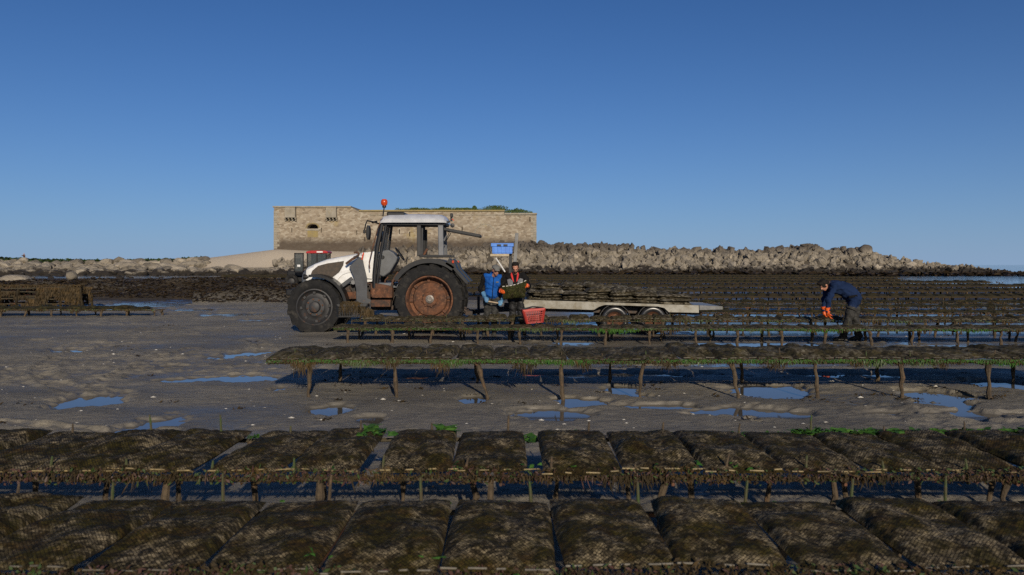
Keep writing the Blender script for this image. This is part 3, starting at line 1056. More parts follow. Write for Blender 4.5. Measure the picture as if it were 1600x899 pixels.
def bush(px, py, w, h, seed, label, d, name='bush'):
    r = random.Random(seed)
    base = W(px, py, d)
    root = empty(name, base)
    tag(root, label, 'bush', 'bushes on the roof of the fort')
    vs, fs = [], []
    for k in range(900):
        a = r.uniform(0, 6.28); rr = r.random() ** .5; t = r.random()
        lump = .65 + .35 * math.sin(a * 3 + seed) * math.cos(t * 5 + seed)
        x = base.x + math.cos(a) * rr * w * lump * (1 - .55 * t); y = base.y + math.sin(a) * rr * w * .6
        z = base.z + h * t * (1 - .5 * rr * rr) * lump
        s = r.uniform(.08, .2)
        n1 = Vector((r.gauss(0, 1), r.gauss(0, 1), r.gauss(0, 1))).normalized() * s
        n2 = n1.orthogonal().normalized() * s * .6
        p = Vector((x, y, z)); b = len(vs)
        vs += [p - n1, p + n2, p + n1, p - n2]; fs.append((b, b + 1, b + 2, b + 3))
    mb = MB(); mb.add(vs, fs); mb.build('foliage', M['leaf'], root, fix=False)
    mb = MB()
    for k in range(4):
        a = r.uniform(0, 6.28)
        mb.tube([base - Vector((0, 0, .1)), base + Vector((math.cos(a) * w * .3, math.sin(a) * w * .2, h * .7))], [.06, .02], 5)
    mb.build('stem', M['wood'], root)


bush(693, 328.6, 3.2, .7, 1, 'low green bush on the fort roof above the tractor arm', FD + 6)
bush(741, 328, 1.0, .9, 2, 'tiny upright bush on the fort roof between the larger two', FD + 6)
bush(774, 328.3, 4.6, 1.3, 3, 'largest green bush on the fort roof', FD + 7)
bush(808, 331.5, 3.6, .8, 4, 'low sloping bush at the right end of the fort roof', FD + 7)
bush(655, 328.6, 4.4, .5, 5, 'thin low scrub on the fort roof left of the bushes', FD + 6)
bush(724, 328.4, 4.0, .55, 6, 'low scrub strip on the fort roof beside the tiny upright bush', FD + 6)


# ------------------------------------------------------------------ oyster bags and tables
def bag_mesh(seed, nx, ny, mat, T=.050, wid=.455, fine=.006):
    r = np.random.default_rng(seed)
    U, V = np.meshgrid(np.linspace(-1, 1, nx + 1), np.linspace(-1, 1, ny + 1), indexing='ij')
    e = (1 - np.abs(U) ** 6.0) ** .6 * np.where(V < 0, (1 - np.abs(V) ** 2.6) ** .8, (1 - np.abs(V) ** 3.6) ** .7)
    ox, oy = r.uniform(0, 90, 2)
    lump = fbm(U * 1.3 + ox, V * 1.9 + oy, 2)
    tilt = r.uniform(-.25, .25)
    top = .022 + T * e * (.95 + 1.5 * lump + (tilt * .5) * V) + fine * fbm(U * 12 + ox, V * 22 + oy, 2) * 2 * (e > .05)
    bot = .022 - .026 * e ** .6
    wob = 1 - .05 * np.abs(V) ** 5 + .03 * fbm(U * .8 + oy, V * 2.2 + ox, 2)
    X = U * wid / 2 * wob
    Y = V * .5 * (1 + .05 * fbm(U * 2 + ox, V + 3, 2)) + .012 * fbm(U * 3 + 5, V * 0 + ox, 2) * np.abs(V) ** 6
    nv = (nx + 1) * (ny + 1)
    co = np.concatenate([np.stack([X, Y, top], -1).reshape(-1, 3), np.stack([X, Y, bot], -1).reshape(-1, 3)])
    idx = lambda i, j: i * (ny + 1) + j
    fs = []
    for i in range(nx):
        for j in range(ny):
            a, b, c, d = idx(i, j), idx(i + 1, j), idx(i + 1, j + 1), idx(i, j + 1)
            fs.append((a, b, c, d)); fs.append((a + nv, d + nv, c + nv, b + nv))
    rim = [idx(i, 0) for i in range(nx)] + [idx(nx, j) for j in range(ny)] + [idx(nx - i, ny) for i in range(nx)] + [idx(0, ny - j) for j in range(ny)]
    for k in range(len(rim)):
        a, b = rim[k], rim[(k + 1) % len(rim)]
        fs.append((b, a, a + nv, b + nv))
    me = bpy.data.meshes.new('oyster_bag')
    me.from_pydata(co.tolist(), [], fs)
    uv = me.uv_layers.new(name='UVMap')
    # net laid out in metres over the bag
    li = np.empty(len(me.loops), int); me.loops.foreach_get('vertex_index', li)
    uvs = np.stack([co[:, 0], co[:, 1] * 1.0], -1)[li]
    uv.data.foreach_set('uv', uvs.ravel())
    me.polygons.foreach_set('use_smooth', [True] * len(me.polygons))
    me.materials.append(mat)
    me.update()
    return me


def rod_mesh(mat, wid=.44, seg=4, seed=0, y=-.487, z=.033):
    """one rod threaded in and out of the net along the mouth of the bag"""
    r = random.Random(seed)
    mb = MB()
    x, pts_ = -wid / 2 + r.uniform(-.03, .02), []
    end = wid / 2 + r.uniform(-.04, .05)
    lean = r.uniform(-.012, .012)
    while x < end:
        zz = z + lean * x / wid + r.uniform(-.004, .004)
        L = r.uniform(.03, .10)
        pts_ += [(x, y + .018, zz - .012), (x + .006, y - .006, zz), (x + L, y - .007, zz + r.uniform(-.003, .003)), (x + L + .006, y + .018, zz - .012)]
        x += L + r.uniform(.03, .09)
    mb.tube(pts_, .0042, 6)
    me = bpy.data.meshes.new('closing_rod')
    me.from_pydata(mb.v, [], mb.f); me.materials.append(mat); me.update()
    return me


BAGS_NEAR = [bag_mesh(k, 36, 60, M['bag']) for k in range(11)]
BAGS_MID = [bag_mesh(20 + k, 12, 20, M['bag_grey'], .060, fine=.014) for k in range(6)]
BAGS_FAR = [bag_mesh(40 + k, 6, 8, M['bag_far'], .07, fine=.01) for k in range(5)]
BAGS_TRL = [bag_mesh(60 + k, 10, 14, M['bag_trailer'], .072, wid=.54, fine=.008) for k in range(5)]
RODS = [rod_mesh(M['rod'], seed=k) for k in range(4)]
RODS_G = [rod_mesh(M['rod_grey'], seed=10 + k) for k in range(3)]
BR = random.Random(77)


def place_bag(meshes, loc, length, rot, label, group, rods=None, sx=1.0, sz=1.0, name='oyster_bag', tilt=(0, 0)):
    o = bpy.data.objects.new(name, BR.choice(meshes))
    COL.objects.link(o)
    o.location = loc
    flip = math.pi if False else 0
    o.rotation_euler = (tilt[0], tilt[1], rot + flip)
    o.scale = (sx, length, sz)
    tag(o, label, 'oyster bag', group)
    if rods:
        c = bpy.data.objects.new('closing_rod', BR.choice(rods))
        COL.objects.link(c)
        c.parent = o
    return o


def strands(mb, p, n, L, w, r, spread=.02):
    for k in range(n):
        x, y, z = p[0] + r.gauss(0, spread), p[1] + r.gauss(0, .008), p[2] + r.uniform(-.01, .015)
        l = L * r.uniform(.3, 1.3); a = r.uniform(-.6, .6)
        ww = w * r.uniform(.5, 1.3)
        dx, dy = math.cos(a) * ww, math.sin(a) * ww
        sx, sy = r.gauss(0, .3) * l, r.gauss(0, .15) * l - .004
        b = [(x - dx, y - dy, z), (x + dx, y + dy, z), (x + dx * .8 + sx * .5, y + dy * .8 + sy, z - l * .55), (x - dx * .8 + sx * .5, y - dy * .8 + sy, z - l * .55), (x + sx, y + sy, z - l)]
        mb.add(b, [(0, 1, 2, 3), (3, 2, 4)])


def lettuce(mb, p, n, s, r, sx=.05):
    """crinkled upright sea lettuce"""
    for k in range(n):
        x, y, z = p[0] + r.gauss(0, sx), p[1] + r.gauss(0, .03), p[2]
        a = r.uniform(0, 6.28); h = s * r.uniform(.25, .8)
        lx, ly = r.gauss(0, .5), r.gauss(0, .5)
        pr = None
        for i in range(4):
            t = i / 3
            ww = s * .45 * (1 - .6 * t) * r.uniform(.7, 1.3)
            c = Vector((x + (lx + r.gauss(0, .15)) * s * t, y + (ly + r.gauss(0, .15)) * s * t, z + h * t * (1.6 - t)))
            d = Vector((math.cos(a + t), math.sin(a + t), r.uniform(-.2, .2))) * ww
            cur = (c - d, c + d)
            if pr: mb.add([pr[0], pr[1], cur[1], cur[0]], [(0, 1, 2, 3)])
            pr = cur


def post(mb, x, y, z0, z1, r0, r, seg=7, lean=.03):
    pts, rs = [], []
    lx, ly = r.gauss(0, lean * 1.6), r.gauss(0, lean)
    for i in range(7):
        t = i / 6
        pts.append((x + lx * (t - 1) * (z1 - z0) * 2 + r.gauss(0, .008), y + ly * (t - 1) * (z1 - z0) * 2 + r.gauss(0, .004), z0 + (z1 - z0) * t))
        rs.append(r0 * r.uniform(.6, 1.35) * (1.2 if t > .8 else 1))
    mb.tube(pts, rs, seg)


def oyster_row(label, X0, X1, line, depth, zr, bags, bag_meshes, bag_label, group, fringe, rods=None, post_f=1.0, post_b=1.0, post_r=.022, off=0.0, sticks=None, posts_sep=True,
               length=None, sz=1.0, lett=None, dens=1.0, seed=0, bag_y=0.0, name='oyster_table', lip=0):
    """one long table: two rails on stakes with cross bars, weed hanging from the front rail, bags lying across it"""
    r = random.Random(seed + 1000)
    yf = lambda x: line[0] + line[1] * x
    xm = (X0 + X1) / 2
    root = empty(name, (xm, yf(xm) + depth / 2, 0))
    tag(root, label, 'oyster table', 'rows of oyster tables')
    for dy in (.03, depth - .05):
        mb = MB(); n = max(4, int((X1 - X0) / .5)); pts_ = []
        for k in range(n + 1):
            x = X0 + (X1 - X0) * k / n
            pts_.append((x, yf(x) + dy, zr - .014 + r.gauss(0, .004)))
        mb.tube(pts_, .014, 6)
        mb.build('rail', M['rail'], root)
    def stakes(sp, dy, first):
        x = X0 + first
        while x < X1:
            g = -.12
            mb = MB(); post(mb, x + r.gauss(0, .015), yf(x) + dy, g, zr - .02, post_r, r)
            mb.build('stake', M['wood'], root)
            x += sp * r.uniform(.97, 1.03)
    stakes(post_f, .03, off)
    stakes(post_b, depth - .05, off + post_f * .12)
    x = X0 + off
    while x < X1:
        mb = MB(); mb.tube([(x, yf(x) - .02, zr - .034), (x, yf(x) + depth, zr - .034)], .010, 6); mb.build('cross_bar', M['rust_dark'], root)
        x += post_f
    if sticks:
        for (sp, dy, hh, first) in sticks:
            x = X0 + first
            while x < X1:
                mb = MB(); h = hh * r.uniform(.55, 1.25)
                lx = r.gauss(0, .012)
                mb.tube([(x, yf(x) + dy, zr - .05), (x + lx * .6, yf(x) + dy, zr + h * .6), (x + lx, yf(x) + dy, zr + h)], [.009, .008, .005], 6)
                mb.build('upright_stick', M['stick'] if r.random() < .6 else M['wood'], root)
                x += sp * r.uniform(.9, 1.1)
    for (nm, mat, n, L, w, clump) in fringe:
        mb = MB()
        tot = int(n * (X1 - X0))
        for k in range(tot):
            x = r.uniform(X0, X1)
            m_ = mnoise.noise(Vector((x * clump, seed + len(nm), 0)))
            if m_ < -.15 and r.random() < .75: continue
            strands(mb, (x, yf(x) - .012 + r.gauss(0, .012), zr + .012 + r.gauss(0, .006)), 1, L * (.28 + 2.1 * max(0, m_ - .02)), w * r.uniform(.6, 1.8), r)
        o = mb.build(nm, M[mat], root, fix=False); o['kind'] = 'stuff'
    for (nm, mat, frac) in (('lip_seaweed', 'w_brown', .55), ('lip_red_seaweed', 'w_red', .25), ('lip_moss', 'w_moss', .2)):
        if not lip: break
        mb = MB()
        for k in range(int(lip * frac * (X1 - X0))):
            x = r.uniform(X0, X1)
            m_ = mnoise.noise(Vector((x * 2.6, seed + 7.7 * frac, 2)))
            if m_ < -.1 and r.random() < .8: continue
            c = Vector((x, yf(x) + r.gauss(-.005, .022), zr + r.uniform(-.03, .045 + .03 * m_)))
            a = Vector((r.gauss(0, 1), r.gauss(0, 1), r.gauss(0, 1))).normalized() * r.uniform(.006, .020)
            b_ = a.orthogonal().normalized() * r.uniform(.003, .008)
            mb.add([c - a, c + b_, c + a, c - b_], [(0, 1, 2, 3)])
        o = mb.build(nm, M[mat], root, fix=False); o['kind'] = 'stuff'
    if lett:
        mb = MB()
        for (x0, x1, dy, zz, n, s) in lett:
            for k in range(n):
                x = r.uniform(x0, x1)
                lettuce(mb, (x, yf(x) + dy, zr + zz), 1, s, r, .01)
        o = mb.build('sea_lettuce', M['w_green'], root, fix=False); o['kind'] = 'stuff'
    L = length or depth * 1.02
    vis = 0
    for (xa, xb) in bags:
        xc, w = (xa + xb) / 2, xb - xa
        yc = yf(xc) + depth / 2 + bag_y
        px0 = 800 + F * xa / (yc - L / 2); px1 = 800 + F * xb / (yc - L / 2)
        nth = None
        if px1 > 8 and px0 < 1592:
            nth = ORD[min(vis, len(ORD) - 1)]; vis += 1
        out_l, out_r = (8 - px1) / (px1 - px0), (px0 - 1592) / (px1 - px0)      # bags that a step to the side would bring into view
        if out_l * w > 1.7 or out_r * w > 1.7: continue
        lab = bag_label % nth if nth else ('%s oyster bag past the %s edge on the ' % (ORD[int(max(out_l, out_r))], 'left' if px0 < 800 else 'right')) + bag_label.split(' on the ')[-1].split(' behind')[0].split(' before')[0].split(' beside')[0].split(' at')[0]
        place_bag(bag_meshes, (xc, yc + r.gauss(0, .016), zr + .006 + abs(r.gauss(0, .003))), L * r.uniform(.97, 1.03), math.atan(line[1]) + r.gauss(0, .026), lab, group, rods, sx=w / .455 * 1.0, sz=sz * r.uniform(.7, 1.15), tilt=(r.gauss(0, .006), r.gauss(0, .016)))
    return root


def spans(start, pitch, n, gap=.012):
    return [(start + pitch * k + gap / 2, start + pitch * (k + 1) - gap / 2) for k in range(n)]


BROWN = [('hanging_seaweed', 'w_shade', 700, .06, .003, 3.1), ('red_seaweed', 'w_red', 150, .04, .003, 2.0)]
# the two rows closest to the camera
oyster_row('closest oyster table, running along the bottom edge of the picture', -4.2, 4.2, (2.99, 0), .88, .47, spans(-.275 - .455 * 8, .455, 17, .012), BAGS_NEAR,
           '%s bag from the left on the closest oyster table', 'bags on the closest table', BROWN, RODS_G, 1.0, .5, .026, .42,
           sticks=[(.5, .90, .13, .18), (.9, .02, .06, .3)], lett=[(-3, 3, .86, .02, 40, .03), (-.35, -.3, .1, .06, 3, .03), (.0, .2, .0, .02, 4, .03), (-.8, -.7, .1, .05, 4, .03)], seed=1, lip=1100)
bB = spans(-1.76 - .45 * 7, .45, 7) + [(-1.68, -1.26), (-1.25, -.86)] + [(-.77, -.352), (-.342, .085)] + spans(.165, .452, 10)
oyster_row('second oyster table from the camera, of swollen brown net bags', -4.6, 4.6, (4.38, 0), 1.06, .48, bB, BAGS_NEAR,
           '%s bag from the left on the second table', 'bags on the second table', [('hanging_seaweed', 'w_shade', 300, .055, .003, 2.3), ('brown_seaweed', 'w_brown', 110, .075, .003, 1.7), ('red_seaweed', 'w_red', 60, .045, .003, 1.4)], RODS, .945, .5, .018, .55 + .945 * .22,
           sticks=[(.5, .99, .13, .12), (.47, .05, .10, .2)],
           lett=[(-.96, -.90, .97, .03, 16, .06), (-.47, -.42, .97, .03, 7, .10), (.05, .14, .9, .0, 14, .08), (-1.0, -.75, .85, .05, 14, .05), (1.9, 3.6, .98, .035, 260, .06), (3.2, 4.4, .98, .035, 70, .06), (-.5, -.42, .98, .04, 10, .12), (-1.0, -.9, .98, .035, 12, .09), (-1.75, -1.68, .9, .02, 8, .05),
                 (.2, 1.9, .97, .03, 40, .035), (-2.6, -2.5, .97, .02, 8, .05), (-1.0, 2, .05, .05, 12, .04)], seed=2, lip=800)
# the green fringed row on the open sand
xc0 = -3.03
oyster_row('green fringed oyster table standing in the open on long stakes', xc0, 9.35, (9.85, 0.0), 1.35, .45, spans(xc0 - .03, .47, 26, .0), BAGS_MID,
           '%s bag from the left on the green fringed table', 'bags on the green fringed table',
           [('green_seaweed', 'w_green', 700, .055, .006, .9), ('moss_seaweed', 'w_moss', 420, .085, .006, 1.9), ('hanging_seaweed', 'w_brown', 420, .13, .004, 2.9)], RODS_G, 1.045, 1.9, .024, .50, sz=1.25,
           sticks=[(.55, .2, .13, .3)], seed=3, lip=500)
# two rows before the tractor and the trailer
LINE1 = (16.62, -.026)
oyster_row('low front row of oyster tables before the tractor and trailer', -3.75, 12.6, LINE1, .82, .30, spans(-3.78, .47, 35, .0), BAGS_MID,
           '%s bag from the left on the low front row before the tractor', 'bags on the low front row',
           [('green_seaweed', 'w_green', 140, .06, .008, .7), ('moss_seaweed', 'w_moss', 110, .08, .008, 1.1), ('hanging_seaweed', 'w_brown', 120, .09, .008, 1.7)], RODS_G, .9, 1.1, .026, .3, sz=.8,
           sticks=[(.8, .4, .2, .3)], seed=4)
LINE2 = (17.80, -.024)
oyster_row('raised back row of oyster tables next to the tractor wheels', -3.6, 13.4, LINE2, .75, .40, spans(-3.4, .47, 36, .0), BAGS_MID,
           '%s bag from the left on the raised row beside the tractor', 'bags on the raised back row',
           [('moss_seaweed', 'w_moss', 70, .06, .008, 1.1), ('hanging_seaweed', 'w_brown', 120, .08, .008, 1.7)], RODS_G, 1.1, 1.3, .026, .3, sz=1.05,
           sticks=[(1.0, .3, .16, .3)], seed=5)
# rows behind the bent worker
NUM = ['nearest', 'second', 'third']
for k, (d, x1) in enumerate(((22.3, 16.3), (25.4, 18.3), (28.6, 20.3))):
    oyster_row('%s oyster table row behind the bent worker' % NUM[k], 4.3, x1, (d, -.02), .95, .30, spans(4.3, .5, int((x1 - 4.3) / .5), .0), BAGS_FAR,
               '%%s bag from the left on the %s row behind the bent worker' % NUM[k], 'bags on the %s row behind the worker' % NUM[k],
               [('hanging_seaweed', 'w_brown', 60, .12, .012, 1.7)] + ([('orange_seaweed', 'w_red', 30, .06, .02, 1.2)] if k == 0 else []), None, 1.0, 1.6, .03, .2, sz=.95, seed=10 + k,
               sticks=[(1.3, .4, .22, .3)])


# farther rows: rails, stakes and bags too small to tell apart
def far_row(d, x0, x1, idx, slope=-.015):
    r = random.Random(idx * 13)
    root = empty('oyster_table', ((x0 + x1) / 2, d, 0))
    tag(root, 'far oyster table row, %s beyond the three rows behind the bent worker' % ORD[idx], 'oyster table', 'far rows of oyster tables')
    mb, ms, mw = MB(), MB(), MB()
    z0 = .30
    x = x0 + r.random() * .5
    while x < x1:
        y = d + slope * x
        if r.random() > .03:
            w, L, h = r.uniform(.46, .56), 1.0, r.uniform(.04, .11)
            nx, ny = 4, 3
            vs = []
            for i in range(nx + 1):
                for j in range(ny + 1):
                    u, v = 2 * i / nx - 1, 2 * j / ny - 1
                    e = max(0, (1 - abs(u) ** 3)) ** .6 * max(0, (1 - abs(v) ** 4)) ** .6
                    vs.append((x + u * w / 2, y + L / 2 + v * L / 2, z0 + .01 + h * e + r.uniform(-.012, .012)))
            fs = [(i * (ny + 1) + j, (i + 1) * (ny + 1) + j, (i + 1) * (ny + 1) + j + 1, i * (ny + 1) + j + 1) for i in range(nx) for j in range(ny)]
            mb.add(vs, fs)
            mw.add([(x - w / 2, y, z0 - .05 * r.random() - .03), (x + w / 2, y, z0 - .05 * r.random() - .03), (x + w / 2, y, z0 + .02), (x - w / 2, y, z0 + .02)], [(0, 1, 2, 3)])  # bag fronts, coloured dark so the sun does not brighten them
        x += r.uniform(.44, .56)
    x = x0
    while x < x1:
        y = d + slope * x
        ms.beam((x, y + .04, -.2), (x + r.gauss(0, .03), y + .04, z0), .05, .05)
        ms.beam((x + .5, y + .9, -.2), (x + .5, y + .9, z0), .05, .05)
        for q in range(3):
            xx = x + r.random(); l = r.uniform(.04, .2)
            mw.add([(xx, y - .01, z0), (xx + .12, y - .01, z0), (xx + .06, y - .02, z0 - l)], [(0, 1, 2)])
        x += 1.0
    for dy in (.04, .9):
        mr = MB(); mr.beam((x0, d + slope * x0 + dy, z0 - .02), (x1, d + slope * x1 + dy, z0 - .02), .03, .03); mr.build('rail', M['rail'], root)
    mb.build('oyster_bags', M['bag_farstuff'], root, smooth=False, fix=False)['kind'] = 'stuff'
    ms.build('stakes', M['wood'], root)['kind'] = 'stuff'
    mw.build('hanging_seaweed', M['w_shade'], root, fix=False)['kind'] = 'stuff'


M['bag_farstuff'] = pm('far_weedy_bags', (.044, .032, .013), (.032, .030, .009), .7, .85, spec=.15, c3=(.07, .055, .03), s3=2.2, l3=.52, h3=.68, bump=.03, bscale=9)
far_d = []
for start, cnt in ((34.0, 2), (41.5, 3), (51.0, 3), (61.5, 4), (73.5, 4), (87.0, 4), (102.0, 3)):
    far_d += [start + 1.12 * q for q in range(cnt)]
for i, d in enumerate(far_d):
    lx = 4.3 if d < 36 else ((725 - 800) / F * d if d < 70 else (600 if d < 80 else 345) / 1.0)
    if d >= 70: lx = ((600 if d < 80 else 345) - 800) / F * d
    xe = 1640 if d < 60 else (1540 if d < 72 else (1400 if d < 90 else 1290))
    far_row(d, lx, (xe - 800) / F * d, i)

# low racks on the left
oyster_row('low weed covered oyster rack at the left edge on the sand', -17.2, -11.35, (25.2, 0), .9, .22, spans(-17.2, .5, 11, 0), BAGS_FAR,
           '%s flat bag from the left on the low rack at the left edge', 'bags on the low left rack',
           [('hanging_seaweed', 'w_brown', 130, .12, .014, 1.7), ('moss_seaweed', 'w_moss', 30, .08, .014, 1.2)], None, .8, 1.1, .03, .2, sz=1.0, seed=31)


def rack_stack():
    r = random.Random(3)
    D = 30.5
    X0, X1 = -20.6, -16.5
    root = empty('rack_stack', ((X0 + X1) / 2, D, 0))
    tag(root, 'tall stack of old weed hung oyster racks at the left edge', 'rack stack')
    for lay in range(5):
        z = .16 + .15 * lay
        xe = X1 - .16 * lay * r.random() - (.35 if lay > 2 else 0)
        for dy in (0, .8):
            mb = MB(); mb.tube([(X0, D + dy, z + r.gauss(0, .02)), ((X0 + xe) / 2, D + dy, z + r.gauss(0, .02)), (xe, D + dy, z + r.gauss(0, .02))], .025, 6); mb.build('rail', M['rail'], root)
        x = X0 + .2 * r.random()
        while x < xe:
            mb = MB(); mb.tube([(x, D - .05, z + .03), (x, D + .85, z + .03)], .018, 5); mb.build('cross_bar', M['rust_dark'], root)
            x += .62
    for k in range(6):
        x = X0 + .15 + k * .78 + r.gauss(0, .05)
        for dy in (-.02, .82):
            mb = MB(); post(mb, x, D + dy, -.1, .66 + r.uniform(-.1, .1), .05, r); mb.build('stake', M['w_shade'], root)
    mb = MB()
    for k in range(7000):
        x = r.uniform(X0, X1); lay = r.randrange(5)
        if mnoise.noise(Vector((x * 1.6, lay * .4, 5))) < -.02: continue
        strands(mb, (x, D - .03 + r.choice((0, 0, .8)), .17 + .15 * lay), 1, .2, .018, r)
    mb.build('hanging_seaweed', M['w_brown'], root, fix=False)['kind'] = 'stuff'
    mb = MB()
    for k in range(2200):
        x = r.uniform(X0, X1 - .3)
        strands(mb, (x, D + r.uniform(0, .8), .80 + r.uniform(-.02, .08)), 1, .1, .03, r)
    mb.build('top_seaweed', M['w_brown'], root, fix=False)['kind'] = 'stuff'


rack_stack()


# ------------------------------------------------------------------ white tractor
def tyre(mb, c, R, Wd, lugs, rim, depth=.085, side=1):
    """c: centre of the wheel; axis y; the lugs of the two halves are staggered"""
    h = Wd / 2
    prof = [(rim, -h * .80), (rim + .03, -h * .98), (R * .80, -h * 1.08), (R * .93, -h * 1.0), (R - depth, -h * .82), (R - depth, h * .82), (R * .93, h * 1.0), (R * .80, h * 1.08), (rim + .03, h * .98), (rim, h * .80)]
    mb.lathe(prof, c, 56, 'y', closed=True)
    P = lambda t, rr, y: Vector((c[0] + rr * math.cos(t), c[1] + y, c[2] + rr * math.sin(t)))
    for k in range(lugs):
        for sgn in (-1, 1):
            t0 = 2 * math.pi * (k + (.5 if sgn > 0 else 0)) / lugs
            wl = 2 * math.pi / lugs * .30
            sk = 2 * math.pi / lugs * .95
            ri, ro = R - depth - .01, R
            y0, y1 = -sgn * .02, sgn * h * .92
            a = [P(t0, ri, y0), P(t0 + wl, ri, y0), P(t0 + sk + wl, ri, y1), P(t0 + sk, ri, y1)]
            b = [P(t0, ro, y0), P(t0 + wl * .8, ro, y0), P(t0 + sk + wl * .9, ro - .012, y1), P(t0 + sk, ro - .012, y1)]
            mb.hexa(a + b)
            y2 = sgn * h * 1.10
            a = [P(t0 + sk, R * .84, sgn * h * .95), P(t0 + sk + wl, R * .84, sgn * h * .95), P(t0 + sk + wl, R * .84, y2), P(t0 + sk, R * .84, y2)]
            b = [P(t0 + sk, ro - .014, y1 * .98), P(t0 + sk + wl * .9, ro - .014, y1 * .98), P(t0 + sk + wl * .9, R * .955, y2), P(t0 + sk, R * .955, y2)]
            mb.hexa(a + b)


def wheel(root, c, R, Wd, lugs, rim, near, rear):
    w = empty('wheel', c, root)
    mb = MB(); tyre(mb, c, R, Wd, lugs, rim)
    mb.build('tyre', M['rubber'], w, smooth=True)
    s = -1 if near else 1          # outer face direction
    h = Wd / 2
    cm = M['rust'] if rear else M['rim_grey']
    mb = MB()
    if rear:
        prof = [(rim + .015, h * .92), (rim - .015, h * .95), (rim - .04, h * .80), (rim - .055, h * .45), (rim - .06, h * .05), (rim - .13, .0), (rim - .16, h * .28), (.33, h * .36), (.20, h * .30), (.17, h * .42), (.0, h * .42)]
    else:
        prof = [(rim + .015, h * .92), (rim - .015, h * .95), (rim - .03, h * .75), (rim - .06, h * .42), (rim - .10, h * .22), (.26, h * .30), (.22, h * .5), (.15, h * .52), (.0, h * .52)]
    mb.lathe([(r, s * y) for r, y in prof], c, 48, 'y')
    mb.lathe([(rim - .02, -s * h * .8), (rim - .06, -s * h * .2), (.2, -s * h * .1), (0, -s * h * .1)], c, 32, 'y')
    mb.build('rim', cm, w, smooth=True)
    mb = MB()
    if rear:
        mb.lathe([(r, s * y) for r, y in ((.105, h * .40), (.10, h * .52), (.06, h * .56), (.055, h * .62), (0, h * .62))], c, 24, 'y')
    else:
        mb.lathe([(r, s * y) for r, y in ((.14, h * .5), (.13, h * .95), (.11, h * 1.02), (.0, h * 1.02))], c, 24, 'y')
    mb.build('hub', M['hub'] if rear else M['rim_grey'], w, smooth=True)
    nb, rb, yb = (8, .185, .42) if rear else (8, .19, .52)
    for k in range(nb):
        t = 2 * math.pi * (k + .3) / nb
        p = Vector(c) + Vector((rb * math.cos(t), s * h * yb, rb * math.sin(t)))
        mb = MB(); mb.lathe([(.02, -.0 * s), (.02, s * .03), (0, s * .03)], p, 6, 'y'); mb.build('wheel_nut', M['rust_dark'] if rear else M['rust'], w)
    for k in range(8):
        t = 2 * math.pi * (k + .1) / 8
        rr = rim - (.10 if rear else .07)
        p = Vector(c) + Vector((rr * math.cos(t), s * h * (.16 if rear else .34), rr * math.sin(t)))
        u = Vector((math.cos(t), 0, math.sin(t)))
        mb = MB(); mb.beam(p - u * .045, p + u * .045, .07, .05, up=(0, 1, 0)); mb.build('rim_clamp', M['rust_dark'] if rear else M['rim_grey'], w, bevel=.008)
    return w


def arc_strip(mb, c, r0, r1, a0, a1, y0, y1, n=18, mi=0):
    P = lambda a, r, y: Vector((c[0] + r * math.cos(a), y, c[2] + r * math.sin(a)))
    for k in range(n):
        t0, t1 = a0 + (a1 - a0) * k / n, a0 + (a1 - a0) * (k + 1) / n
        mb.hexa([P(t0, r0, y0), P(t1, r0, y0), P(t1, r0, y1), P(t0, r0, y1), P(t0, r1, y0), P(t1, r1, y0), P(t1, r1, y1), P(t0, r1, y1)], mi)


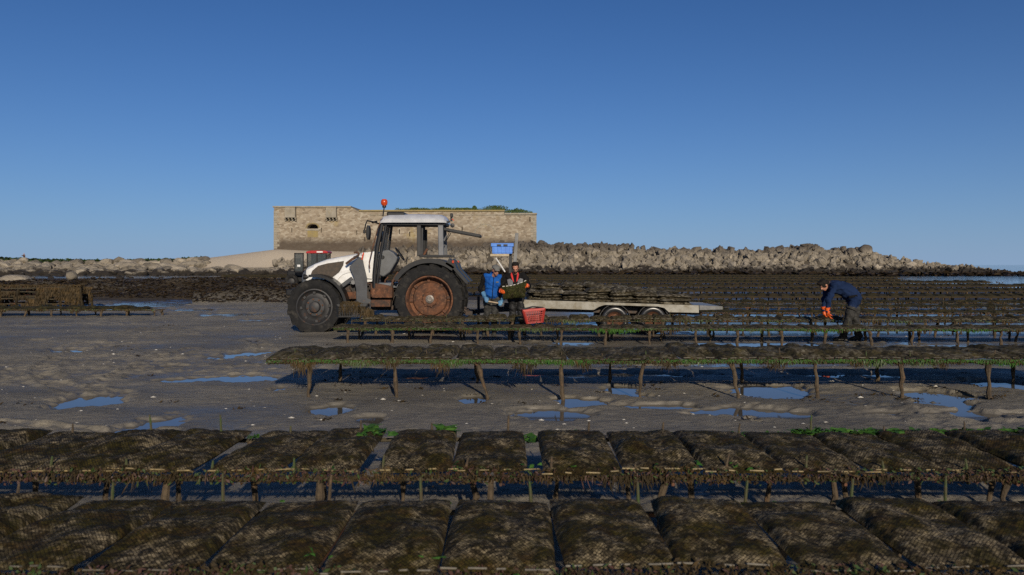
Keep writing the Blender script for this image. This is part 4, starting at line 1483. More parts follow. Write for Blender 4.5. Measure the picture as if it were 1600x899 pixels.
def tractor():
    DN, DC, DF = 19.2, 20.15, 21.1
    root = empty('tractor', (T(600, 700, DC).x, DC, 0))
    tag(root, 'white and grey farm tractor with rusty rear wheel parked on the sand', 'tractor')
    mir = lambda y: 2 * DC - y
    hubR = T(940, 655, 19.2); hubR.z = .815; hubF = T(238, 705, 19.3)
    cr = Vector((hubR.x, 19.47, .815)); cf = Vector((hubF.x, 19.50, .625))
    for near in (1, 0):
        fy = (lambda y: y) if near else mir
        wheel(root, Vector((cr.x, fy(19.47), cr.z)), .865, .52, 17, .56, near, True)
        wheel(root, Vector((cf.x, fy(19.50), cf.z)), .685, .42, 15, .43, near, False)
        # front mudguard
        mb = MB(); arc_strip(mb, Vector((cf.x, 0, cf.z)), .765, .795, math.radians(100), math.radians(6), *sorted((fy(19.28), fy(19.72))), n=18)
        arc_strip(mb, Vector((cf.x, 0, cf.z)), .73, .765, math.radians(100), math.radians(6), *sorted((fy(19.28), fy(19.30))), n=18)
        mb.tube([(cf.x + .2, fy(19.6), cf.z + .70), (cf.x + .2, fy(19.75), cf.z + .45), (cf.x + .1, fy(19.8), cf.z)], .025, 6)
        mb.build('front_mudguard', M['black'], root, smooth=True)
        # rear mudguard: broad arch with a tail
        mb = MB(); c2 = Vector((cr.x, 0, cr.z))
        arc_strip(mb, c2, .93, .99, math.radians(150), math.radians(52), *sorted((fy(19.20), fy(19.92))), n=22)
        arc_strip(mb, c2, .88, .93, math.radians(150), math.radians(52), *sorted((fy(19.20), fy(19.225))), n=22)
        a, b = T(1090, 455, 19.2), T(1182, 556, 19.2)
        mb.prism([T(1062, 405, 19.2).xyz, T(1100, 440, 19.2).xyz, T(1108, 468, 19.2), T(1182, 552, 19.2), T(1165, 560, 19.2), T(1085, 470, 19.2), T(1040, 440, 19.2)][::-1] if near else
                 [Vector((p.x, mir(p.y), p.z)) for p in (T(1062, 405, 19.2), T(1100, 440, 19.2), T(1108, 468, 19.2), T(1182, 552, 19.2), T(1165, 560, 19.2), T(1085, 470, 19.2), T(1040, 440, 19.2))],
                 [Vector((p.x, fy(19.75), p.z)) for p in ([T(1062, 405, 19.2), T(1100, 440, 19.2), T(1108, 468, 19.2), T(1182, 552, 19.2), T(1165, 560, 19.2), T(1085, 470, 19.2), T(1040, 440, 19.2)][::-1] if near else
                  [T(1062, 405, 19.2), T(1100, 440, 19.2), T(1108, 468, 19.2), T(1182, 552, 19.2), T(1165, 560, 19.2), T(1085, 470, 19.2), T(1040, 440, 19.2)])])
        g = mb.build('rear_mudguard', M['black'], root, smooth=True)
        mb = MB(); p = T(1086, 428, 19.2); mb.box(p.x - .025, p.x + .025, *sorted((fy(19.17), fy(19.3))), p.z - .03, p.z + .035); mb.build('tail_lamp', M['orange'], g, bevel=.008)
        # cab side wall under the mudguard, hiding the inside of the wheel arch
        mb = MB(); arc_strip(mb, c2, .30, .92, math.radians(146), math.radians(60), *sorted((fy(19.86), fy(19.90))), n=14)
        mb.build('cab_side_panel', M['grey_paint'], root)
        # door sill: rusty curve in front of the rear wheel and the rusty lower plates
        mb = MB(); pl = [(592, 588), (715, 588), (728, 540), (760, 492), (745, 488), (712, 540), (705, 575), (625, 560), (600, 560)]
        y0, y1 = fy(19.50), fy(19.62)
        mb.prism([Vector((T(x, y, 19.5).x, y0, T(x, y, 19.5).z)) for x, y in pl], [Vector((T(x, y, 19.5).x, y1, T(x, y, 19.5).z)) for x, y in pl])
        mb.build('door_sill', M['rust_dark'], root, bevel=.01)
        mb = MB(); a, b = T(592, 647, 19.5), T(716, 586, 19.5); mb.box(a.x, b.x, *sorted((fy(19.48), fy(19.75))), a.z, b.z); mb.build('side_plate', M['rust'], root, bevel=.012)
        mb = MB(); a, b = T(585, 702, 19.5), T(706, 660, 19.5); mb.box(a.x, b.x, *sorted((fy(19.45), fy(19.72))), a.z, b.z); mb.build('step_plate', M['rust_dark'], root, bevel=.012)
        # pillars
        f_ = lambda x, y, d: Vector((T(x, y, d).x, fy(d), T(x, y, d).z))
        mb = MB(); mb.tube([f_(604, 590, 19.52), f_(607, 480, 19.54), f_(622, 340, 19.58), f_(650, 200, 19.66)], [.045, .048, .055, .06], 8); mb.tube([f_(622, 560, 19.54), f_(640, 400, 19.56), f_(676, 200, 19.68)], .036, 8)
        mb.build('front_pillar', M['black'], root, smooth=True)
        mb = MB(); mb.beam(f_(880, 392, 19.62), f_(878, 196, 19.68), .06, .105, up=(1, 0, 0)); mb.beam(f_(896, 392, 19.62), f_(898, 220, 19.68), .03, .05, up=(1, 0, 0)); mb.build('middle_pillar', M['black'], root, bevel=.01)
        mb = MB(); mb.beam(f_(1014, 392, 19.62), f_(1010, 196, 19.68), .13, .09, up=(0, 1, 0)); mb.build('rear_pillar', M['nose_grey'], root, bevel=.015)
        mb = MB(); mb.beam(f_(645, 194, 19.66), f_(1042, 196, 19.66), .07, .07); mb.build('roof_rail', M['black'], root, bevel=.01)
        mb = MB(); mb.beam(f_(880, 392, 19.62), f_(1075, 392, 19.62), .09, .06); mb.build('waist_rail', M['black'], root, bevel=.01)
        # door handle rod seen bent at the cab front
        mb = MB(); mb.tube([f_(578, 470, 19.45), f_(574, 430, 19.45), f_(598, 330, 19.45), f_(625, 230, 19.5), f_(648, 165, 19.6)], .013, 6); mb.build('grab_rail', M['rust_dark'], root)
        # headlamps on the nose
        mb = MB(); p = T(205, 520, 19.85); mb.lathe([(0, -.09), (.07, -.08), (.08, 0), (.06, .08)], (p.x - .06, fy(19.9), p.z), 16, 'x'); mb.build('headlamp', M['black'], root, smooth=True)
    # far pillars are mirrored above; roof
    mb = MB()
    st = [(640, 190, 172), (655, 188, 150), (690, 187, 141), (860, 187, 139), (1000, 187, 143), (1030, 188, 155), (1045, 190, 172)]
    for k in range(len(st) - 1):
        (xa, ba, ta), (xb, bb, tb) = st[k], st[k + 1]
        ring = []
        for (x, b_, t_) in ((xa, ba, ta), (xb, bb, tb)):
            zb, zt = T(x, b_, 19.5).z, T(x, t_, 19.5).z
            X_ = T(x, b_, 19.5).x
            ring.append([Vector((X_, 19.52, zb)), Vector((X_, 19.50, zb + (zt - zb) * .45)), Vector((X_, 19.62, zt)), Vector((X_, DC, zt + .05)), Vector((X_, mir(19.62), zt)), Vector((X_, mir(19.50), zb + (zt - zb) * .45)), Vector((X_, mir(19.52), zb))])
        n = len(ring[0])
        vs = ring[0] + ring[1]
        fs = [(i, i + 1, i + 1 + n, i + n) for i in range(n - 1)] + [(n - 1, 0, n, 2 * n - 1)]
        if k == 0: fs.append(tuple(range(n)))
        if k == len(st) - 2: fs.append(tuple(reversed(range(n, 2 * n))))
        mb.add(vs, fs)
    roof = mb.build('roof', M['silver'], root, smooth=True)
    mb = MB(); a, b = T(690, 142, 20), T(796, 126, 20); mb.box(a.x, b.x, 19.75, 20.5, a.z - .05, b.z); mb.build('roof_hatch', M['black'], roof, bevel=.03)
    mb = MB(); a, b = T(655, 203, 19.7), T(1040, 190, 19.7); mb.box(a.x, b.x, 19.72, mir(19.72), a.z + .012, b.z); mb.build('roof_lining', M['black'], roof)
    # beacon
    mb = MB(); p = T(658, 150, 19.7); q = T(666, 92, 19.7)
    mb.tube([p, (q.x, q.y, q.z)], .016, 8)
    st_ = mb.build('beacon_stalk', M['black'], root)
    mb = MB(); mb.lathe([(0, -.02), (.045, -.02), (.05, .02), (.045, .03)], (q.x, q.y, q.z), 16, 'z'); mb.build('beacon_base', M['black'], st_, smooth=True)
    mb = MB(); mb.lathe([(.045, .03), (.075, .06), (.085, .11), (.08, .155), (.05, .19), (0, .195)], (q.x, q.y, q.z), 20, 'z'); mb.build('beacon_lens', M['orange'], st_, smooth=True)
    # hood
    mb = MB()
    hs = [(163, 512, 558, .20), (172, 488, 566, .26), (195, 465, 570, .30), (240, 442, 572, .32), (310, 416, 572, .335), (400, 398, 568, .345), (490, 383, 560, .355), (560, 372, 552, .365), (612, 366, 545, .37)]
    rings = []
    for (x, t_, b_, hw) in hs:
        X_ = T(x, t_, 19.95).x; zt, zb = T(x, t_, 19.95).z, T(x, b_, 19.85).z
        rings.append([Vector((X_, DC - hw * 1.0, zb)), Vector((X_, DC - hw * 1.02, zb + (zt - zb) * .55)), Vector((X_, DC - hw * .94, zb + (zt - zb) * .86)), Vector((X_, DC - hw * .72, zt - .012)), Vector((X_, DC - hw * .3, zt + .015)),
                      Vector((X_, DC + hw * .3, zt + .015)), Vector((X_, DC + hw * .72, zt - .012)), Vector((X_, DC + hw * .94, zb + (zt - zb) * .86)), Vector((X_, DC + hw * 1.02, zb + (zt - zb) * .55)), Vector((X_, DC + hw, zb))])
    n = 10
    for k in range(len(rings) - 1):
        fs = [(i, i + 1, i + 1 + n, i + n) for i in range(n - 1)]
        if k == 0: fs.append(tuple(range(n)))
        if k == len(rings) - 2: fs.append(tuple(range(n, 2 * n)))
        mb.add(rings[k] + rings[k + 1], fs, 1 if k < 2 else 0)
    hood = mb.build('hood', [M['white'], M['nose_grey']], root, smooth=True)
    for s in (1, -1):
        yy = lambda d: d if s > 0 else mir(d)
        pl = [(216, 508), (226, 482), (262, 452), (318, 437), (420, 422), (416, 448), (392, 490), (340, 530), (280, 520)]
        P = lambda x, y, d: Vector((T(x, y, d).x, yy(d), T(x, y, d).z))
        mb = MB(); mb.prism([P(x, y, 19.785) for x, y in pl], [P(x, y, 19.84) for x, y in pl]); mb.build('side_grille', M['side_grille'], hood, bevel=.008)
        # white flank curving over the wheel
        pl = [(345, 552), (352, 530), (372, 508), (400, 488), (430, 478), (478, 470), (478, 492), (440, 496), (410, 508), (388, 528), (372, 556)]
        mb = MB(); mb.prism([P(x, y, 19.77) for x, y in pl], [P(x, y, 19.83) for x, y in pl]); mb.build('hood_flank', M['white'], hood, bevel=.008)
        # cowl panel by the cab
        pl = [(528, 372), (606, 364), (612, 400), (598, 470), (590, 532), (560, 530), (545, 470)]
        mb = MB(); mb.prism([P(x, y, 19.72) for x, y in pl], [P(x, y, 19.80) for x, y in pl]); mb.build('cowl_panel', M['white'], hood, bevel=.01)
        # loader bracket with its rusty hook
        pl = [(512, 398), (532, 402), (548, 470), (562, 530), (562, 650), (592, 662), (592, 692), (496, 690), (494, 600), (480, 520), (452, 458), (478, 430)]
        mb = MB(); mb.prism([P(x, y, 19.60) for x, y in pl], [P(x, y, 19.66) for x, y in pl]); br = mb.build('loader_bracket', M['grey_paint'], root, bevel=.008)
        mb = MB(); mb.tube([P(432, 440, 19.58), P(470, 412, 19.58), P(504, 392, 19.58), P(511, 380, 19.58), P(500, 368, 19.58), P(480, 372, 19.58)], [.03, .032, .034, .03, .026, .018], 8); mb.build('bracket_hook', M['rust_dark'], br, smooth=True)
        mb = MB(); mb.beam(P(540, 372, 19.6), P(530, 415, 19.6), .03, .03); mb.build('side_marker', M['orange'], br)
        mb = MB(); mb.beam(P(398, 582, 19.68), P(472, 528, 19.68), .07, .10); mb.build('strut', M['grey_paint'], root, bevel=.01)
        mb = MB(); p = P(480, 552, 19.7); mb.lathe([(0, -.08), (.055, -.08), (.06, .08), (0, .08)], p, 12, 'y'); mb.build('filter', M['galv'], root, smooth=True)
        mb = MB(); a, b = P(432, 655, 19.7), P(496, 612, 19.7); mb.box(a.x, b.x, min(a.y, yy(19.9)), max(a.y, yy(19.9)), a.z, b.z); mb.build('rusty_side_block', M['rust'], root, bevel=.015)
        mb = MB(); mb.tube([P(560, 560, 19.68), P(588, 560, 19.68), P(590, 640, 19.68)], .03, 7); mb.build('air_pipe', M['rust_dark'], root, smooth=True)
    # engine and chassis
    mb = MB()
    a, b = T(190, 660, DC), T(600, 545, DC); mb.box(a.x, b.x, DC - .24, DC + .24, a.z, b.z)
    a, b = T(300, 625, DC), T(470, 560, DC); mb.box(a.x, b.x, DC - .31, DC + .31, a.z, b.z)
    for k in range(7):
        p = T(330 + 34 * k, 590 + (k % 3) * 14, DC); mb.lathe([(0, -.37), (.05 + .012 * (k % 3), -.36), (.05, .36), (0, .37)], (p.x, DC, p.z), 10, 'y')
    mb.build('engine', M['engine'], root, bevel=.02)
    mb = MB(); a, b = T(590, 720, DC), T(1060, 560, DC); mb.box(a.x, b.x, DC - .2, DC + .2, a.z, b.z)
    a, b = T(590, 600, DC), T(1010, 560, DC); mb.box(a.x, b.x, DC - .42, DC + .42, a.z + .02, b.z)
    mb.build('gearbox', M['engine'], root, bevel=.02)
    mb = MB(); mb.tube([(cf.x, 19.6, cf.z), (cf.x, mir(19.6), cf.z)], .085, 10); mb.build('front_axle', M['engine'], root)
    mb = MB(); mb.tube([(cr.x, 19.5, cr.z), (cr.x, mir(19.5), cr.z)], .13, 12); mb.build('rear_axle', M['engine'], root)
    mb = MB(); a, b = T(110, 640, DC), T(200, 585, DC); mb.box(a.x + .02, b.x, DC - .28, DC + .28, a.z, b.z); mb.build('front_weight', M['black'], root, bevel=.03)
    mb = MB(); a, b = T(65, 635, 19.75), T(115, 595, 19.75); mb.box(a.x, b.x, 19.75, 19.95, a.z, b.z); mb.build('bumper_end', M['black'], root, bevel=.03)
    mb = MB(); mb.tube([(cr.x + .5, DC, .5), (cr.x + 1.15, DC, .46)], .05, 8); mb.tube([(cr.x + .4, DC - .3, .75), (cr.x + .95, DC - .38, .45)], .035, 8); mb.tube([(cr.x + .4, DC + .3, .75), (cr.x + .95, DC + .38, .45)], .035, 8)
    mb.box(cr.x + .85, cr.x + 1.02, DC - .45, DC + .45, .40, .50); mb.build('hitch', M['engine'], root)
    # cab inside
    mb = MB(); a, b = T(615, 588, 19.7), T(715, 556, 19.7); mb.box(a.x, b.x + .9, 19.62, mir(19.62), a.z + .01, b.z); mb.build('cab_floor', M['nose_grey'], root, bevel=.01)
    mb = MB()
    pl = [(640, 362), (690, 353), (722, 372), (748, 402), (738, 430), (700, 492), (660, 520), (628, 505), (632, 425)]
    mb.prism([T(x, y, 19.9) for x, y in pl], [Vector((T(x, y, 19.9).x, 20.4, T(x, y, 19.9).z)) for x, y in pl]); dsh = mb.build('dashboard', M['dash'], root, bevel=.03)
    mb = MB(); p = T(655, 400, 19.88); mb.lathe([(0, -.02), (.04, -.02), (.05, .02)], p, 14, 'y'); mb.build('dash_vent', M['black'], dsh)
    # steering wheel
    c = T(762, 380, DC); ax = Vector((math.cos(math.radians(35)), 0, math.sin(math.radians(35))))
    u = Vector((-ax.z, 0, ax.x)); v_ = Vector((0, 1, 0))
    mb = MB(); ring = [c + (u * math.cos(t) + v_ * math.sin(t)) * .19 for t in np.linspace(0, 2 * math.pi, 25)]
    mb.tube(ring, .016, 6)
    for t in (0, 2.1, 4.2): mb.tube([c, c + (u * math.cos(t) + v_ * math.sin(t)) * .19], .012, 5)
    mb.tube([c, c - ax * .25], .03, 8); mb.build('steering_wheel', M['black'], root, smooth=True)
    mb = MB(); mb.tube([T(800, 440, 20.4), T(806, 395, 20.4)], .012, 6); mb.tube([T(790, 430, 20.4), T(812, 400, 20.4)], .012, 6); mb.build('lever', M['black'], root)
    mb = MB(); a, b = T(880, 470, 20), T(985, 425, 20); mb.box(a.x, b.x, 19.92, 20.4, a.z, b.z); mb.build('seat', M['black'], root, bevel=.04)
    mb = MB(); mb.beam(T(905, 392, 20), T(930, 345, 20), .1, .06); mb.build('arm_rest', M['rust_dark'], root, bevel=.02)
    mb = MB(); mb.tube([T(665, 585, 19.8), T(672, 540, 19.8), T(690, 520, 19.8)], .018, 6); mb.build('pedal', M['rust'], root)
    # windscreen, swung-up rear window with its stay, mirrors, lamps
    mb = MB(); pA, pB = T(632, 520, 19.7), T(672, 205, 19.75)
    mb.hexa([Vector((pA.x, 19.62, pA.z)), Vector((pA.x + .008, 19.62, pA.z)), Vector((pA.x + .008, mir(19.62), pA.z)), Vector((pA.x, mir(19.62), pA.z)), Vector((pB.x, 19.72, pB.z)), Vector((pB.x + .008, 19.72, pB.z)), Vector((pB.x + .008, mir(19.72), pB.z)), Vector((pB.x, mir(19.72), pB.z))])
    mb.build('windscreen', M['glass'], root)
    a, b = T(1030, 226, 19.75), T(1252, 268, 19.75)
    mb = MB(); d_ = (b - a).normalized(); up = Vector((-d_.z, 0, d_.x)) * .034
    for (y0, y1) in ((19.72, 19.80), (mir(19.80), mir(19.72))):
        mb.hexa([Vector((a.x, y0, a.z)) - up, Vector((b.x, y0, b.z)) - up, Vector((b.x, y1, b.z)) - up, Vector((a.x, y1, a.z)) - up, Vector((a.x, y0, a.z)) + up, Vector((b.x, y0, b.z)) + up, Vector((b.x, y1, b.z)) + up, Vector((a.x, y1, a.z)) + up])
    for t in (0.02, .98):
        p = a + (b - a) * t; mb.beam((p.x, 19.80, p.z), (p.x, mir(19.80), p.z), .06, .05)
    rw = mb.build('rear_window_frame', M['black'], root, bevel=.008)
    mb = MB(); up2 = up * .3
    mb.hexa([Vector((a.x, 19.8, a.z)) - up2, Vector((b.x, 19.8, b.z)) - up2, Vector((b.x, mir(19.8), b.z)) - up2, Vector((a.x, mir(19.8), a.z)) - up2, Vector((a.x, 19.8, a.z)) + up2, Vector((b.x, 19.8, b.z)) + up2, Vector((b.x, mir(19.8), b.z)) + up2, Vector((a.x, mir(19.8), a.z)) + up2])
    mb.build('rear_window_pane', M['glass'], rw)
    mb = MB(); mb.tube([T(1064, 248, 19.76), T(1034, 308, 19.7)], .011, 6); mb.tube([T(1074, 250, 20.6), T(1044, 300, 20.6)], .011, 6); mb.build('window_stay', M['black'], root)
    mb = MB(); mb.beam(T(1035, 192, 19.8), T(1068, 180, 19.8), .05, .05); mb.beam(T(1076, 180, 19.8), T(1076, 135, 19.8), .05, .07); mb.build('lamp_bracket', M['black'], root, bevel=.01)
    mb = MB(); p = T(1078, 146, 19.78); mb.box(p.x - .035, p.x + .03, 19.72, 19.84, p.z - .04, p.z + .06); mb.build('work_lamp', M['black'], root, bevel=.015)
    mb = MB(); mb.beam(T(1080, 165, 19.74), T(1093, 176, 19.74), .03, .02); mb.build('indicator', M['orange'], root)
    mb = MB(); p = T(1082, 205, 19.72); mb.lathe([(0, -.05), (.05, -.045), (.055, .03), (0, .05)], p, 12, 'y'); mb.build('rear_lamp', M['black'], root, smooth=True)
    for s in (1, -1):
        yy = lambda d: d if s > 0 else mir(d)
        P = lambda x, y, d: Vector((T(x, y, d).x, yy(d), T(x, y, d).z))
        mb = MB(); mb.tube([P(640, 196, 19.6), P(600, 184, 19.4), P(562, 176, 19.25), P(552, 200, 19.22), P(545, 242, 19.2)], .018, 6); mb.tube([P(622, 180, 19.5), P(590, 188, 19.4)], .02, 6)
        arm = mb.build('mirror_arm', M['black'], root, smooth=True)
        mb = MB(); c = P(570, 249, 19.22)
        ring = [(c.x + .045 * math.cos(t), c.z + .18 * math.sin(t)) for t in np.linspace(0, 2 * math.pi, 20, endpoint=False)]
        mb.prism([Vector((x - .0, c.y - .12, z)) for x, z in ring], [Vector((x, c.y + .12, z)) for x, z in ring]); mb.build('mirror', M['black'], arm, bevel=.02)
        mb = MB(); mb.lathe([(0, -.05), (.03, -.04), (.03, .04), (0, .05)], P(545, 243, 19.2), 10, 'z'); mb.build('mirror_knob', M['black'], arm, smooth=True)
    return root


M['side_grille'] = pm('dusty_grille', (.040, .032, .024), (.07, .05, .034), 9, .75, bump=.006, bscale=60)
tractor()


# ------------------------------------------------------------------ small red tractor in the distance
def red_tractor():
    D = 57.0
    Z1 = lambda x, y, d=D: W(430 + x / 3.909, 300 + y / 3.909, d)
    root = empty('small_tractor', (Z1(225, 400).x, D, 0))
    tag(root, 'small red tractor with a glazed cab far behind the white tractor hood', 'tractor')
    X0, X1 = Z1(190, 400).x, Z1(320, 400).x
    zt = Z1(200, 362).z
    mb = MB(); mb.prism([Vector((X0 - .05, D, zt - .16)), Vector((X0, D, zt - .02)), Vector((X0 + .3, D, zt + .04)), Vector((X1 - .2, D, zt + .04)), Vector((X1, D, zt - .03)), Vector((X1, D, zt - .16))][::-1],
                        [Vector((X0 - .05, D + 1.4, zt - .16)), Vector((X0, D + 1.4, zt - .02)), Vector((X0 + .3, D + 1.4, zt + .04)), Vector((X1 - .2, D + 1.4, zt + .04)), Vector((X1, D + 1.4, zt - .03)), Vector((X1, D + 1.4, zt - .16))][::-1])
    mb.build('roof', M['redpaint'], root, bevel=.04)
    mb = MB(); p = Z1(272, 367); mb.box(p.x - .22, p.x + .22, D - .02, D + .02, p.z - .05, p.z + .05); mb.build('roof_lamp_bar', M['white'], root)
    for x in (X0 + .06, X0 + .75, X1 - .12):
        for y in (D + .05, D + 1.35):
            mb = MB(); mb.beam((x, y, 1.0), (x, y, zt - .14), .07, .07, up=(1, 0, 0)); mb.build('pillar', M['black'], root)
    for (xa, xb) in ((X0 + .1, X0 + .7), (X0 + .8, X1 - .16)):
        for y in (D + .05, D + 1.35):
            mb = MB(); mb.box(xa, xb, y - .005, y + .005, 1.35, zt - .18); mb.build('side_window', M['dusty_glass'], root)
    # open door swung forward, with its own window
    xo = Z1(132, 400).x
    mb = MB(); mb.box(xo, X0 - .05, D - .6, D - .56, 1.2, zt - .2); dr = mb.build('door', M['dusty_glass'], root)
    for (xa, xb, za, zb) in ((xo - .02, xo + .05, 1.15, zt - .15), (X0 - .1, X0 - .03, 1.15, zt - .15), (xo - .02, X0 - .03, zt - .22, zt - .14), (xo - .02, X0 - .03, 1.12, 1.22)):
        mb = MB(); mb.box(xa, xb, D - .62, D - .54, za, zb); mb.build('door_frame', M['black'], dr)
    mb = MB(); p = Z1(143, 450, D - .63); mb.box(p.x - .1, p.x + .12, D - .64, D - .625, p.z - .09, p.z + .06); mb.build('sticker', M['white'], dr)
    mb = MB(); mb.prism([Vector((X0 - .1, D, .9)), Vector((X0 + .1, D, 1.32)), Vector((X0 + .75, D, 1.36)), Vector((X1, D, 1.15)), Vector((X1, D, .8)), Vector((X0 - .1, D, .7))], [Vector((X0 - .1, D + 1.4, .9)), Vector((X0 + .1, D + 1.4, 1.32)), Vector((X0 + .75, D + 1.4, 1.36)), Vector((X1, D + 1.4, 1.15)), Vector((X1, D + 1.4, .8)), Vector((X0 - .1, D + 1.4, .7))])
    mb.build('body', M['redpaint'], root, bevel=.03)
    mb = MB(); mb.box(X0 - 1.5, X0 - .05, D + .4, D + 1.0, .75, 1.22); mb.build('hood', M['black'], root, bevel=.08)
    mb = MB(); mb.box(X0 - 1.4, X1 - .1, D + .45, D + .95, .45, .8); mb.build('chassis', M['black'], root)
    mb = MB(); mb.box(X0 + .7, X0 + 1.1, D + .5, D + .9, 1.3, 1.9); mb.build('seat', M['black'], root, bevel=.06)
    for (x, r, w) in ((X0 + .95, .72, .38), (X0 - 1.05, .5, .3)):
        for y in (D + .0, D + 1.4):
            wl = empty('wheel', (x, y, r - .02), root)
            mb = MB(); tyre(mb, Vector((x, y, r - .02)), r, w, 16, r * .55, .04); mb.build('tyre', M['rubber'], wl)
            mb = MB(); mb.lathe([(r * .56, -w * .4), (r * .4, -w * .1), (.1, -w * .2), (0, -w * .2)], (x, y, r - .02), 20, 'y'); mb.build('rim', M['rim_grey'], wl, smooth=True)


def dusty():
    m, nt, b = nodes('dusty_glass')
    b.inputs['Base Color'].default_value = (.06, .07, .07, 1)
    b.inputs['Roughness'].default_value = .2
    b.inputs['Alpha'].default_value = .6
    return m


M['dusty_glass'] = dusty()
red_tractor()


# ------------------------------------------------------------------ trailer
def trailer():
    DN, DF = 19.05, 21.0
    x0 = W(800, 470, DN).x
    root = empty('flatbed_trailer', (W(960, 480, DN).x, 20.0, 0))
    tag(root, 'long low flatbed trailer with tandem wheels hitched behind the white tractor', 'trailer')
    P = lambda x, y, d=DN: W(x, y, d)
    # side beams with wheel arches cut from them
    pl = [(800, 468), (1092, 477.5), (1092, 489), (1045, 488.0), (1038, 481.5), (1028, 479.2), (945, 476.6), (936, 479.5), (928, 484.5), (800, 480.5)]
    def top_z(x): return P(x, 468 + (x - 800) * 9.5 / 292).z
    for y0, y1 in ((DN, DN + .06), (DF - .06, DF)):
        mb = MB(); mb.prism([Vector((P(x, y).x, y0, P(x, y).z)) for x, y in pl], [Vector((P(x, y).x, y1, P(x, y).z)) for x, y in pl])
        mb.build('side_beam', M['trailer'], root)
    pl = [(1093, 477.4), (1129, 479.0), (1129, 483.8), (1093, 484.6)]
    for y0, y1 in ((DN, DN + .06), (DF - .06, DF)):
        mb = MB(); mb.prism([Vector((P(x, y).x, y0, P(x, y).z)) for x, y in pl], [Vector((P(x, y).x, y1, P(x, y).z)) for x, y in pl])
        mb.build('ramp_beam', M['galv'], root)
    n = 9
    for k in range(n):
        xa, xb = 800 + (1129 - 800) * k / n, 800 + (1129 - 800) * (k + 1) / n - .4
        a, b = P(xa, 0).x, P(xb, 0).x
        za, zb = top_z(xa), top_z(xb)
        mb = MB(); mb.hexa([(a, DN + .065, za - .05), (b, DN + .065, zb - .05), (b, DF - .065, zb - .05), (a, DF - .065, za - .05), (a, DN + .065, za - .008), (b, DN + .065, zb - .008), (b, DF - .065, zb - .008), (a, DF - .065, za - .008)])
        mb.build('deck_plate', M['deck'], root)
    for y in (19.5, 20.5):
        mb = MB(); mb.beam((x0 - .2, y, .60), (P(1100, 0).x, y, .50), .10, .14); mb.build('chassis_beam', M['trailer_dark'], root)
    mb = MB()
    for y in (19.55, 20.45): mb.beam((x0 + .1, y, .56), (x0 - 1.0, 20.1, .47), .09, .1)
    mb.beam((x0 - .9, 20.1, .46), (x0 - 1.35, 20.1, .46), .09, .09); mb.build('drawbar', M['trailer_dark'], root)
    mb = MB(); mb.tube([(x0 - .85, 20.25, .05), (x0 - .85, 20.25, .85)], .035, 8); mb.build('jack_stand', M['trailer_dark'], root)
    for x in (960.5, 1020):
        X = P(x, 0, 19.15).x
        for y in (19.22, 20.84):
            w = empty('wheel', (X, y, .32), root)
            R, h, rim = .335, .11, .20
            prof = [(rim, -h * .8), (rim + .03, -h), (R * .86, -h * 1.05), (R * .97, -h * .85), (R, -h * .6), (R - .012, -h * .3), (R, -h * .25), (R, h * .25), (R - .012, h * .3), (R, h * .6), (R * .97, h * .85), (R * .86, h * 1.05), (rim + .03, h), (rim, h * .8)]
            mb = MB(); mb.lathe(prof, (X, y, .32), 40, 'y', closed=True); mb.build('tyre', M['wet_rubber'], w, smooth=True)
            mb = MB(); mb.lathe([(rim + .01, -h * .9), (rim - .02, -h * .5), (.14, -h * .1), (.08, -h * .4), (0, -h * .4)], (X, y, .32), 28, 'y'); mb.lathe([(rim, h * .8), (0, h * .3)], (X, y, .32), 20, 'y'); mb.build('rim', M['rust'], w, smooth=True)
        mb = MB(); mb.tube([(X, 19.25, .32), (X, 20.8, .32)], .04, 8); mb.build('axle', M['trailer_dark'], root)
        mb = MB(); arc_strip(mb, Vector((X, 0, .32)), .37, .385, math.radians(165), math.radians(15), 19.12, 19.4, 12); mb.build('mudguard', M['black'], root)
    # head frame: grey post, dark post, wooden shelf on a pale stay
    D = 20.0
    a, b = W(802.5, 470, D), W(810.5, 364, D)
    mb = MB(); mb.prism([Vector((W(798, 470, D).x, D, .76)), Vector((W(803, 470, D).x, D, .76)), W(810.3, 364.5, D), W(805, 364, D)], [Vector((W(798, 470, D).x, D + .09, .76)), Vector((W(803, 470, D).x, D + .09, .76)), W(810.3, 364.5, D) + Vector((0, .09, 0)), W(805, 364, D) + Vector((0, .09, 0))])
    mb.build('tall_post', M['galv'], root, bevel=.006)
    mb = MB(); mb.beam(Vector((W(796, 470, D).x, D + .02, .76)), W(798, 396, D) + Vector((0, .02, 0)), .09, .08, up=(1, 0, 0)); mb.build('dark_post', M['black'], root, bevel=.006)
    a, b = W(766.5, 401, D), W(795.5, 397.2, D)
    mb = MB(); mb.box(a.x, b.x, D - .25, D + .30, a.z, b.z); mb.build('shelf', M['plank'], root, bevel=.005)
    mb = MB(); mb.tube([W(774, 402, D - .15), W(789, 425, D - .02)], .018, 6); mb.build('shelf_stay', M['white'], root)
    # bags stacked on the deck
    r = random.Random(8)
    cols = [(824, 843, 3), (844, 877, 3), (880, 916, 3), (917, 953, 4), (954, 990, 4), (992, 1027, 3), (1028, 1076, 3)]
    side = ['front', 'back']
